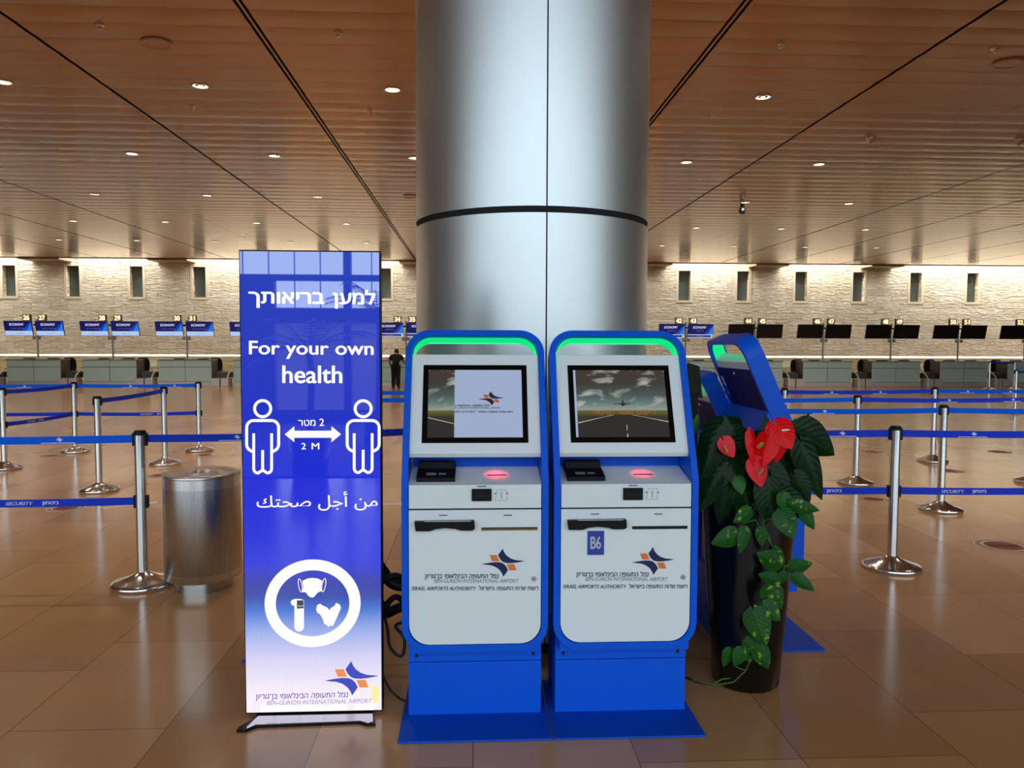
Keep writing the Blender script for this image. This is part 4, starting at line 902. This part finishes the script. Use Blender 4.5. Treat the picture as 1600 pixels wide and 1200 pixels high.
    if kind == 'left':
        mb.poly([T(0, 0, 0), T(.28, 0, 0), T(.28, 1, 0), T(0, 1, 0)], 0, [(.5, 0), (.78, 0), (.78, 1), (.5, 1)])
        mb.poly([T(0, 0, .0003), T(.28, 0, .0003), T(.28, .20, .0003), T(0, .29, .0003)], 5)
        mb.poly([T(0, .283, .0005), T(.28, .193, .0005), T(.28, .203, .0005), T(0, .293, .0005)], 1)
        mb.poly([T(.28, .0, .0004), T(1, 0, .0004), T(1, 1, .0004), T(.28, 1, .0004)], 2)
        fn = lambda a, b: T((a - 205) / 960, (965 - b) / 703, .0008)
        emblem(mb, (716, 490, 985, 640), fn, 3, 4)
        write(mb, rtl('נמל התעופה הבינלאומי ב'), (476, 624, 830, 650), fn, 3, .04); write(mb, 'N GURION INTERNATIONAL AIRPORT', (476, 654, 946, 672), fn, 3, .012, .2); write(mb, 'ORTS AUTHORITY', (476, 692, 698, 712), fn, 3, .03, .2); write(mb, rtl('רשות שדות התעופה בישראל'), (712, 690, 1068, 714), fn, 3, .04)
    elif kind == 'right':
        mb.poly([T(0, 0, 0), T(1, 0, 0), T(1, 1, 0), T(0, 1, 0)], 0, [(0, 0), (1, 0), (1, 1), (0, 1)])
        mb.poly([T(0, 0, .0003), T(1, 0, .0003), T(1, .215, .0003), T(.62, .325, .0003), T(.42, .325, .0003), T(.03, .20, .0003), T(0, .19, .0003)], 5)
        for q4 in ([(.03, .20), (.40, .322), (.42, .322), (.03, .215)], [(1, .215), (.63, .322), (.61, .322), (1, .228)], [(.545, .18), (.55, .18), (.552, .1), (.543, .1)], [(.545, .05), (.553, .05), (.556, .0), (.543, .0)]): mb.poly([T(a, b, .0006) for a, b in q4], 1)
        mb.poly([T(0, 0, .0006), T(.024, 0, .0006), T(.024, 1, .0006), T(0, 1, .0006)], 2)
        mb.poly([T(a, b, .0008) for a, b in ((.40, .487), (.50, .478), (.51, .455), (.535, .455), (.545, .478), (.64, .487), (.55, .497), (.532, .503), (.527, .545), (.515, .545), (.513, .503), (.49, .497))], 7)
        fn = lambda a, b: T(a, 1 - b, .0009); write(mb, rtl('רישום עצמי לטיסה'), (.2, .60, .86, .67), fn, 6, .0)
    else: mb.poly([T(0, 0, 0), T(1, 0, 0), T(1, 1, 0), T(0, 1, 0)], 2)
    P(mb, 'display_picture', [M['skypic'], M['d_line'], M['d_white'], M['d_ink'], M['d_org'], M['d_road'], M['d_txt'], M['d_plane']], bez)
    if kind in ('left', 'right'):        # the red light of the barcode scanner under the head
        P(MB().box(.063, .113, .123, .133, 1.091, 1.096), 'barcode_scanner', M['black'], hd)
        l = bpy.data.lights.new('scanner_light', 'SPOT'); l.color = (1, .03, .05); l.energy = .85 if kind == 'left' else .6; l.spot_size = R(84); l.spot_blend = .9; l.shadow_soft_size = .004
        lo_ = bpy.data.objects.new('scanner_light', l); C.objects.link(lo_); lo_.parent = t; lo_.location = (.088, .128, 1.088); lo_.rotation_euler = (R(-6), 0, 0)
    return t
kiosk('blue and white kiosk beside the screen, display half covered by a pale panel', H(K1U, KV), HALL, 'left')
kiosk('blue and white kiosk with the number plate B6 and a runway picture', H(.622, KV), HALL, 'right', plate_number=True)
kiosk('tall blue kiosk seen from behind, leaning above the red flowers', H(1.668, 4.05), HALL + R(90), 'plain')
kr = kiosk('shorter blue kiosk half hidden behind the leaning kiosk', H(1.668, 4.67), HALL + R(90), 'plain', drop=.215)
kiosk('blue kiosk hidden behind the advertising screen, only its plate corner showing', H(-1.0, 4.03), HALL - R(90), 'plain')
# handset on the shorter kiosk's far side
t = thing('card_reader', 'dark upright card reader handset beside the shorter kiosk', 'reader', H(1.19, 4.12, 0), HALL)
MB().box(-.025, .025, -.03, .03, .9, 1.30).build('post', M['black'], t); MB().prism([(-.05, -.03, 1.27), (.05, -.03, 1.27), (.04, .0, 1.44), (-.02, .0, 1.46)], (0, .03, 0)).build('head', M['reader'], t)
MB().lathe([(.05, 0), (.05, .01), (.02, .02), (.02, .9)], 16).build('stand', M['black'], t)

# ------------------------------------------------------------------ cables
def cable(label, pts, r=.006):
    mb = MB(); P = [Vector(p) for p in pts]; out_ = []
    for i in range(len(P) - 1):
        p0, p1, p2, p3 = P[max(i - 1, 0)], P[i], P[i + 1], P[min(i + 2, len(P) - 1)]
        for j in range(6):
            s = j / 6; out_.append(.5 * ((2 * p1) + (p2 - p0) * s + (2 * p0 - 5 * p1 + 4 * p2 - p3) * s * s + (3 * p1 - p0 - 3 * p2 + p3) * s ** 3))
    out_.append(P[-1]); return tag(hobj(mb.tube(out_, r, 8), 'power_cable', M['cable']), label, 'cable', 'black cables on the floor')
cable('thin black cable curving across the floor between screen and kiosk', [(-.44, 3.27, .30), (-.40, 3.27, .16), (-.345, 3.27, .05), (-.25, 3.25, .02), (-.10, 3.46, .012), (0, 3.56, .012)], .005)
cable('looped black cable hanging behind the gap beside the left kiosk', [(-.46, 3.32, .52), (-.38, 3.3, .36), (-.36, 3.3, .24), (-.31, 3.3, .20), (-.30, 3.32, .27), (-.34, 3.34, .32), (-.28, 3.36, .33)], .007)
cable('thick bundle of black cable behind the left kiosk', [(-.62, 3.52, .62), (-.46, 3.52, .56), (-.38, 3.52, .46), (-.31, 3.52, .44), (-.20, 3.56, .42), (-.1, 3.6, .3), (-.05, 3.64, .03)], .028)
cable('second thick black cable lying below the bundle', [(-.60, 3.6, .42), (-.47, 3.6, .36), (-.40, 3.6, .30), (-.31, 3.6, .32), (-.22, 3.62, .28), (-.15, 3.66, .025)], .022)
cable('coiled black cable at knee height in the gap left of the kiosk', [(-.56, 3.42, .36), (-.44, 3.46, .33), (-.36, 3.48, .40), (-.30, 3.5, .37), (-.24, 3.54, .42), (-.12, 3.58, .40)], .014)
cable('black cable sagging above the bundle behind the left kiosk', [(-.60, 3.48, .56), (-.46, 3.47, .47), (-.36, 3.48, .50), (-.28, 3.52, .46), (-.18, 3.55, .52)], .016)
cable('thick black cable at the bottom of the bundle behind the left kiosk', [(-.56, 3.7, .30), (-.44, 3.7, .24), (-.34, 3.7, .27), (-.24, 3.7, .2), (-.12, 3.72, .02)], .02)
q1, q2, q3 = floor_at(1076, 1062), floor_at(1092, 1068), floor_at(1118, 1074)
cable('thin black cable on the floor at the planter', [(q1.x - .12, q1.y + .1, .006), (q1.x, q1.y, .006), (q2.x, q2.y, .006), (q3.x, q3.y + .02, .006)], .005)

# ------------------------------------------------------------------ planter with anthurium and trailing pothos
PC = Vector((1.09, 3.50))
pl = thing('potted_anthurium', 'tall black planter with red anthurium flowers and a trailing pothos vine', 'plant', (PC.x, PC.y, 0), 0)
MB().lathe([(.140, 0), (.150, .01), (.168, .25), (.187, .5), (.205, .78), (.210, .86), (.212, .88), (.202, .885), (.195, .87), (.185, .80)], 56).build('planter', M['pot'], pl)
MB().lathe([(.0001, .845), (.19, .83)], 32, cap=False).build('soil', M['soil'], pl)
CRT = [Vector((CR[0][i], CR[1][i], CR[2][i])) for i in range(3)]      # camera right, up, back
def at_y(px, py, Y):
    d = ray(px, py); return Vector((0, 0, EYE)) + d * (Y / d.y)
def leaf_mesh(L, W, fold, droop, lobe=.2, nr=9, nc=6, curl=0.0):
    vs, uv, fs = [], [], []
    for i in range(nr + 1):
        q = i / nr; wd = W / 2 * max(.0, math.sin(math.pi * min(1, q ** .62 * .97 + .03))) ** .85
        for j in range(-nc // 2, nc // 2 + 1):
            c = j / (nc / 2); y = q * L - lobe * L * abs(c) ** 1.4 * (1 - q) ** 2.2
            z = -fold * abs(c) * wd - droop * L * q * q + curl * wd * c * c
            vs.append((wd * c, y, z)); uv.append((c, q))
    m_ = nc + 1
    for i in range(nr):
        for j in range(nc): fs.append((i * m_ + j, i * m_ + j + 1, (i + 1) * m_ + j + 1, (i + 1) * m_ + j))
    return vs, fs, uv
def place(vs, base, ang, tilt, roll):     # ang: direction of the tip seen from the front, 0 = right, 90 = down; tilt: tip towards the viewer
    F = Matrix(((1, 0, 0), (0, 0, -1), (0, 1, 0)))                     # leaf lies in x-y, faces +z -> stands facing -Y
    M_ = Matrix.Rotation(R(90 + ang), 3, 'Y') @ F @ Matrix.Rotation(R(tilt), 3, 'X') @ Matrix.Rotation(R(roll), 3, 'Y')
    return [base + M_ @ Vector(v) for v in vs]
O_ = Vector((PC.x, PC.y, 0))
LEAVES = [0]
def leaf(cx, cy, L, W, ang, Y, mat='leaf', tilt=15, roll=0, fold=.25, droop=.12, name='leaf', petiole=True, lobe=.2, curl=0.0):
    sc = Y / FPX; Lm, Wm = L * sc, W * sc
    bx, by = cx - math.cos(R(ang)) * L / 2, cy - math.sin(R(ang)) * L / 2
    base = at_y(bx, by, Y) - O_
    vs, fs, uv = leaf_mesh(Lm, Wm, fold, droop, lobe, curl=curl)
    mb = MB(); mb.add(place(vs, base, ang, tilt, roll), fs, 0, True, uv)
    if petiole:
        root = Vector((random.uniform(-.08, .08), random.uniform(-.08, .06), .84)); mid = (root + base) / 2 + Vector((0, .02, .08))
        mb.tube([root, mid, base], .0035, 6, 1)
    mb.build(name, [M[mat], M['stem']], pl)
    return base
# crown leaves: (centre x, y, length, width, tip direction, distance, material, tilt)
for a in ((1108, 708, 92, 50, 112, 3.30, 'leaf', 10, 20), (1112, 763, 92, 46, 122, 3.28, 'leaf', 5, 15), (1138, 690, 60, 60, 80, 3.44, 'leaf', -20, 0), (1166, 692, 60, 46, 20, 3.44, 'leaf', -15, 10),
          (1198, 671, 44, 26, 275, 3.46, 'leaf', -5, 0), (1146, 738, 62, 40, 65, 3.30, 'leaf', 25, -10), (1130, 788, 70, 36, 100, 3.27, 'leaf', 5, 10), (1218, 764, 78, 46, 62, 3.28, 'leaf', 10, 5), (1199, 785, 74, 46, 95, 3.25, 'leaf', 12, -5),
          (1240, 738, 92, 62, 75, 3.36, 'leaf', 0, -15), (1275, 692, 74, 60, 35, 3.36, 'leaf', 5, 10), (1270, 737, 96, 46, 68, 3.33, 'leaf', 8, -12), (1243, 667, 28, 18, 270, 3.38, 'leaf2', 0, 0), (1262, 672, 56, 30, 280, 3.42, 'leaf', 0, 20),
          (1089, 660, 28, 16, 285, 3.36, 'leaf2', 0, 20), (1156, 760, 26, 22, 80, 3.22, 'leaf2', 20, 0), (1240, 790, 60, 44, 40, 3.25, 'leaf', 20, 0), (1162, 728, 70, 52, 100, 3.40, 'leaf', 0, 0), (1175, 760, 84, 54, 85, 3.36, 'leaf', 0, 0),
          (1205, 735, 80, 56, 80, 3.40, 'leaf', 5, 0), (1150, 790, 70, 44, 95, 3.32, 'leaf', 0, 5), (1228, 716, 70, 52, 60, 3.44, 'leaf', -10, 0), (1116, 702, 62, 46, 150, 3.42, 'leaf', -10, 0), (1228, 790, 34, 24, 75, 3.22, 'leaf2', 10, 0),
          (1182, 722, 76, 58, 110, 3.44, 'leaf', -10, 0), (1140, 735, 84, 56, 120, 3.44, 'leaf', -5, 0), (1215, 805, 60, 40, 110, 3.29, 'leaf', 0, 0), (1170, 800, 60, 40, 80, 3.29, 'leaf', 5, 0), (1255, 765, 50, 36, 60, 3.30, 'leaf', 5, 0), (1118, 735, 70, 44, 140, 3.38, 'leaf', 0, 0)):
    leaf(*a[:7], tilt=a[7], roll=a[8])
# flowers: spathe with spadix
def flower(cx, cy, L, W, ang, Y, mat, sp, tilt, roll, spx, spy, sang, curl=.0, fold=.1):
    f_ = thing('flower', None, None); f_.parent = pl
    sc = Y / FPX; base = at_y(cx - math.cos(R(ang)) * L / 2, cy - math.sin(R(ang)) * L / 2, Y) - O_
    vs, fs, uv = leaf_mesh(L * sc, W * sc, fold, .1, .28, curl=curl)
    mb = MB(); mb.add(place(vs, base, ang, tilt, roll), fs, 0, True, uv); mb.build('spathe', M[mat], f_)
    s0 = at_y(spx, spy, Y - .02) - O_; d = Vector((math.cos(R(sang)), -.5, -math.sin(R(sang)))).normalized(); s_ = [s0 - d * .014, s0, s0 + d * .012, s0 + d * .018]
    MB().tube(s_, [.0045, .005, .004, .0015], 8).build('spadix', M[sp], f_)
    root = Vector((random.uniform(-.05, .05), .0, .84)); MB().tube([root, (root + base) / 2 + Vector((0, .03, .03)), base + Vector((0, .012, 0))], .0035, 6).build('flower_stalk', M['stem'], f_)
flower(1224, 683, 44, 44, 62, 3.20, 'red', 'spadix', 25, 0, 1227, 672, -10)
flower(1217, 702, 44, 36, 95, 3.25, 'red', 'spadix', 5, -10, 1209, 701, 75, fold=.2)
flower(1203, 697, 38, 34, 120, 3.24, 'red', 'spadix', -10, 20, 1202, 685, -55)
flower(1194, 706, 50, 38, 106, 3.19, 'red', 'spadix2', 15, 28, 1187, 695, -50, fold=.4)
flower(1178, 705, 50, 26, 82, 3.20, 'red', 'spadix2', 10, -35, 1189, 697, -50, fold=.3)
flower(1185, 742, 42, 32, 75, 3.19, 'pink', 'spadix2', 5, 10, 1189, 737, -60, curl=.3)
flower(1139, 702, 30, 27, 60, 3.20, 'pink', 'spadix2', 10, 0, 1134, 701, 65)
# trailing pothos
for a in ((1157, 806, 38, 24, 150, 3.20, 25), (1130, 841, 48, 34, 165, 3.18, 20), (1160, 845, 42, 21, 105, 3.18, 15), (1190, 841, 32, 19, 85, 3.18, 10), (1199, 871, 50, 36, 205, 3.16, 20), (1200, 902, 36, 24, 200, 3.19, 10), (1213, 862, 26, 20, 250, 3.17, 10),
          (1229, 820, 48, 38, 70, 3.16, 25), (1257, 792, 44, 24, 10, 3.20, 20), (1264, 813, 34, 22, 60, 3.20, 10), (1251, 883, 36, 27, 345, 3.22, 15), (1256, 911, 40, 22, 35, 3.21, 15), (1211, 934, 42, 38, 60, 3.19, 10), (1205, 956, 36, 34, 45, 3.17, 20),
          (1187, 981, 60, 44, 72, 3.15, 15), (1178, 1011, 34, 26, 40, 3.17, 10), (1193, 1029, 38, 30, 65, 3.18, 10), (1154, 1028, 32, 26, 120, 3.18, 10), (1136, 1029, 32, 20, 110, 3.19, 5), (1170, 1020, 24, 18, 250, 3.20, 0), (1222, 905, 24, 18, 120, 3.2, 0)):
    leaf(a[0], a[1], a[2], a[3], a[4], a[5], 'pothos', tilt=a[6], fold=.2, petiole=False, lobe=.12)
def vine(pts, r=.003):
    P = [at_y(x_, y_, Y_) - O_ for x_, y_, Y_ in pts]; out_ = []
    for i in range(len(P) - 1):
        for j in range(4): out_.append(P[i].lerp(P[i + 1], j / 4))
    out_.append(P[-1]); MB().tube(out_, r, 7).build('vine', M['stem'], pl)
vine([(1195, 790, 3.3), (1192, 815, 3.22), (1205, 850, 3.21), (1226, 885, 3.22), (1215, 925, 3.22), (1205, 960, 3.21), (1192, 1000, 3.2), (1178, 1020, 3.2), (1165, 1048, 3.22), (1146, 1066, 3.24), (1120, 1070, 3.25), (1098, 1066, 3.27), (1082, 1062, 3.29)])
vine([(1205, 850, 3.21), (1180, 812, 3.22), (1160, 818, 3.21), (1148, 835, 3.2)], .0025); vine([(1226, 885, 3.22), (1236, 882, 3.23), (1240, 900, 3.23)], .0025); vine([(1165, 1048, 3.22), (1150, 1042, 3.21), (1142, 1020, 3.2)], .0025)
vine([(1192, 815, 3.22), (1230, 800, 3.24), (1246, 792, 3.23)], .0025); vine([(1140, 1060, 3.23), (1128, 1061, 3.22), (1116, 1068, 3.22)], .003)

# ------------------------------------------------------------------ person at the far counter
pp = on_v(618.5, 605, 27.2)
per = thing('person', 'person in black clothes with bent head leaning over a counter', 'person', H(pp.x, 27.2), HALL)
def skin(name, pts, edges, rad, mat, parent, lv=2, root=0):
    me = bpy.data.meshes.new(name); me.from_pydata(pts, edges, []); o = bpy.data.objects.new(name, me); C.objects.link(o)
    if not me.skin_vertices: 
        sm = o.modifiers.new('skin', 'SKIN')
    else: sm = o.modifiers.new('skin', 'SKIN')
    lay = me.skin_vertices[0] if me.skin_vertices else None
    if lay is None:
        bm_ = __import__('bmesh').new(); bm_.from_mesh(me); bm_.verts.layers.skin.verify(); bm_.to_mesh(me); bm_.free(); lay = me.skin_vertices[0]
    for i, r_ in enumerate(rad):
        lay.data[i].radius = (r_, r_) if not isinstance(r_, tuple) else r_; lay.data[i].use_root = (i == root)
    s_ = o.modifiers.new('sub', 'SUBSURF'); s_.levels = lv; s_.render_levels = lv
    dg = bpy.context.evaluated_depsgraph_get(); nm = bpy.data.meshes.new_from_object(o.evaluated_get(dg))
    bpy.data.objects.remove(o); nm.materials.clear(); nm.materials.append(mat)
    for p in nm.polygons: p.use_smooth = True
    q = bpy.data.objects.new(name, nm); C.objects.link(q); q.parent = parent; return q
K = .905
def S_(l): return [(x * K, y * K, z * K) for x, y, z in l]
bp_ = S_([(0, 0, .88), (0, .08, 1.05), (0, .22, 1.24), (0, .27, 1.31), (0, .33, 1.37),
          (-.09, 0, .82), (-.085, .02, .46), (-.09, -.02, .08), (-.10, .10, .03), (.09, 0, .82), (.09, .03, .46), (.09, -.02, .08), (.11, .10, .03),
          (-.2, .2, 1.21), (-.26, .22, .98), (-.24, .36, .84), (-.23, .43, .82), (.2, .2, 1.21), (.28, .24, .99), (.36, .44, .90), (.40, .52, .89)])
be = [(0, 1), (1, 2), (2, 3), (3, 4), (0, 5), (5, 6), (6, 7), (7, 8), (0, 9), (9, 10), (10, 11), (11, 12), (2, 13), (13, 14), (14, 15), (15, 16), (2, 17), (17, 18), (18, 19), (19, 20)]
br_ = [.05, .06, .10, .055, .085, .05, .05, .035, .022, .05, .05, .035, .022, .055, .042, .032, .03, .055, .042, .032, .03]
body = skin('body', bp_, be, [r * K for r in br_], M['skin'], per)
mb = MB(); mb.sphere((0, .36 * K, 1.40 * K), .1 * K, 0, 16, 12, (.82, 1.0, 1.1)); mb.build('head', M['skin'], per)
hr = MB().sphere((0, .335 * K, 1.40 * K), .108 * K, 0, 16, 12, (.86, 1.0, 1.06)); hr.build('hair', M['hair'], per)
mb = MB()
for hx, hy, hz, sx in ((-.23, .43, .82, -1), (.40, .52, .89, 1)):
    for f4 in range(4): mb.tube([(hx * K + (f4 - 1.5) * .018, hy * K + .02, hz * K), (hx * K + (f4 - 1.5) * .021, hy * K + .06 + .01 * (f4 in (1, 2)), hz * K - .005), (hx * K + (f4 - 1.5) * .021, hy * K + .09 + .012 * (f4 in (1, 2)), hz * K - .02)], [.009, .0085, .007], 6)
    mb.tube([(hx * K - sx * .025, hy * K, hz * K), (hx * K - sx * .055, hy * K + .035, hz * K - .005), (hx * K - sx * .06, hy * K + .06, hz * K - .012)], [.011, .009, .007], 6)
mb.build('fingers', M['skin'], per)
skin('shirt', [(0, -.01, .74), bp_[1], bp_[2], bp_[13], tuple((Vector(bp_[13]) * .35 + Vector(bp_[14]) * .65)), bp_[17], tuple((Vector(bp_[17]) * .35 + Vector(bp_[18]) * .65)), S_([(0, .255, 1.285)])[0]], [(0, 1), (1, 2), (2, 3), (3, 4), (2, 5), (5, 6), (2, 7)], [r * K for r in (.155, .15, .145, .078, .064, .078, .064, .07)], M['cloth'], per)
skin('trousers', [(0, .01, .92), bp_[5], bp_[6], (bp_[7][0], bp_[7][1], .03), bp_[9], bp_[10], (bp_[11][0], bp_[11][1], .03)], [(0, 1), (1, 2), (2, 3), (0, 4), (4, 5), (5, 6)], [r * K for r in (.16, .115, .095, .085, .115, .095, .085)], M['cloth'], per)
for q in (8, 12): MB().sphere((bp_[q][0], bp_[q][1] - .07, .05), .07, 0, 12, 8, (.85, 2.0, .9)).build('shoe', M['shoe'], per)

# ------------------------------------------------------------------ palms behind the photographer, mirrored in the glossy screen
def palm(u, v, h, label, seed):
    rnd = random.Random(seed); t = thing('potted_palm', label, 'plant', H(u, v), HALL, 'palms by the glazed front')
    MB().lathe([(.2, 0), (.26, .5), (.24, .5), (.22, .46)], 28).build('planter', M['pot'], t)
    MB().tube([(0, 0, .45), (.03, 0, h * .5), (.0, .02, h * .62)], .04, 8).build('trunk', M['trunk'], t)
    mb = MB()
    for k in range(13):
        az = 2 * math.pi * k / 13 + rnd.uniform(-.2, .2); el = rnd.uniform(.35, 1.1); Lf = rnd.uniform(.9, 1.3); P = []
        for i in range(13):
            s = i / 12 * Lf; P.append(Vector((math.cos(az) * s * math.cos(el), math.sin(az) * s * math.cos(el), h * .6 + s * math.sin(el) - .45 * s * s)))
        mb.tube(P, .007, 5, 0)
        for i in range(2, 12):
            d = (P[i + 1] - P[i]).normalized(); sd = d.cross(Vector((0, 0, 1))).normalized()
            for sgn in (-1, 1):
                tip = P[i] + (sd * sgn * .8 + d * .6 + Vector((0, 0, -.25))).normalized() * (.34 * (1 - abs(i - 6) / 9)); mb.add([P[i] - d * .012, P[i] + d * .012, tip], [(0, 1, 2)], 0)
    mb.build('fronds', M['palm'], t)
palm(-1.95, -2.9, 2.4, 'potted palm behind the camera, mirrored in the left of the screen', 1)
palm(-1.45, -5.4, 3.4, 'taller potted palm behind the camera, mirrored in the right of the screen', 2)
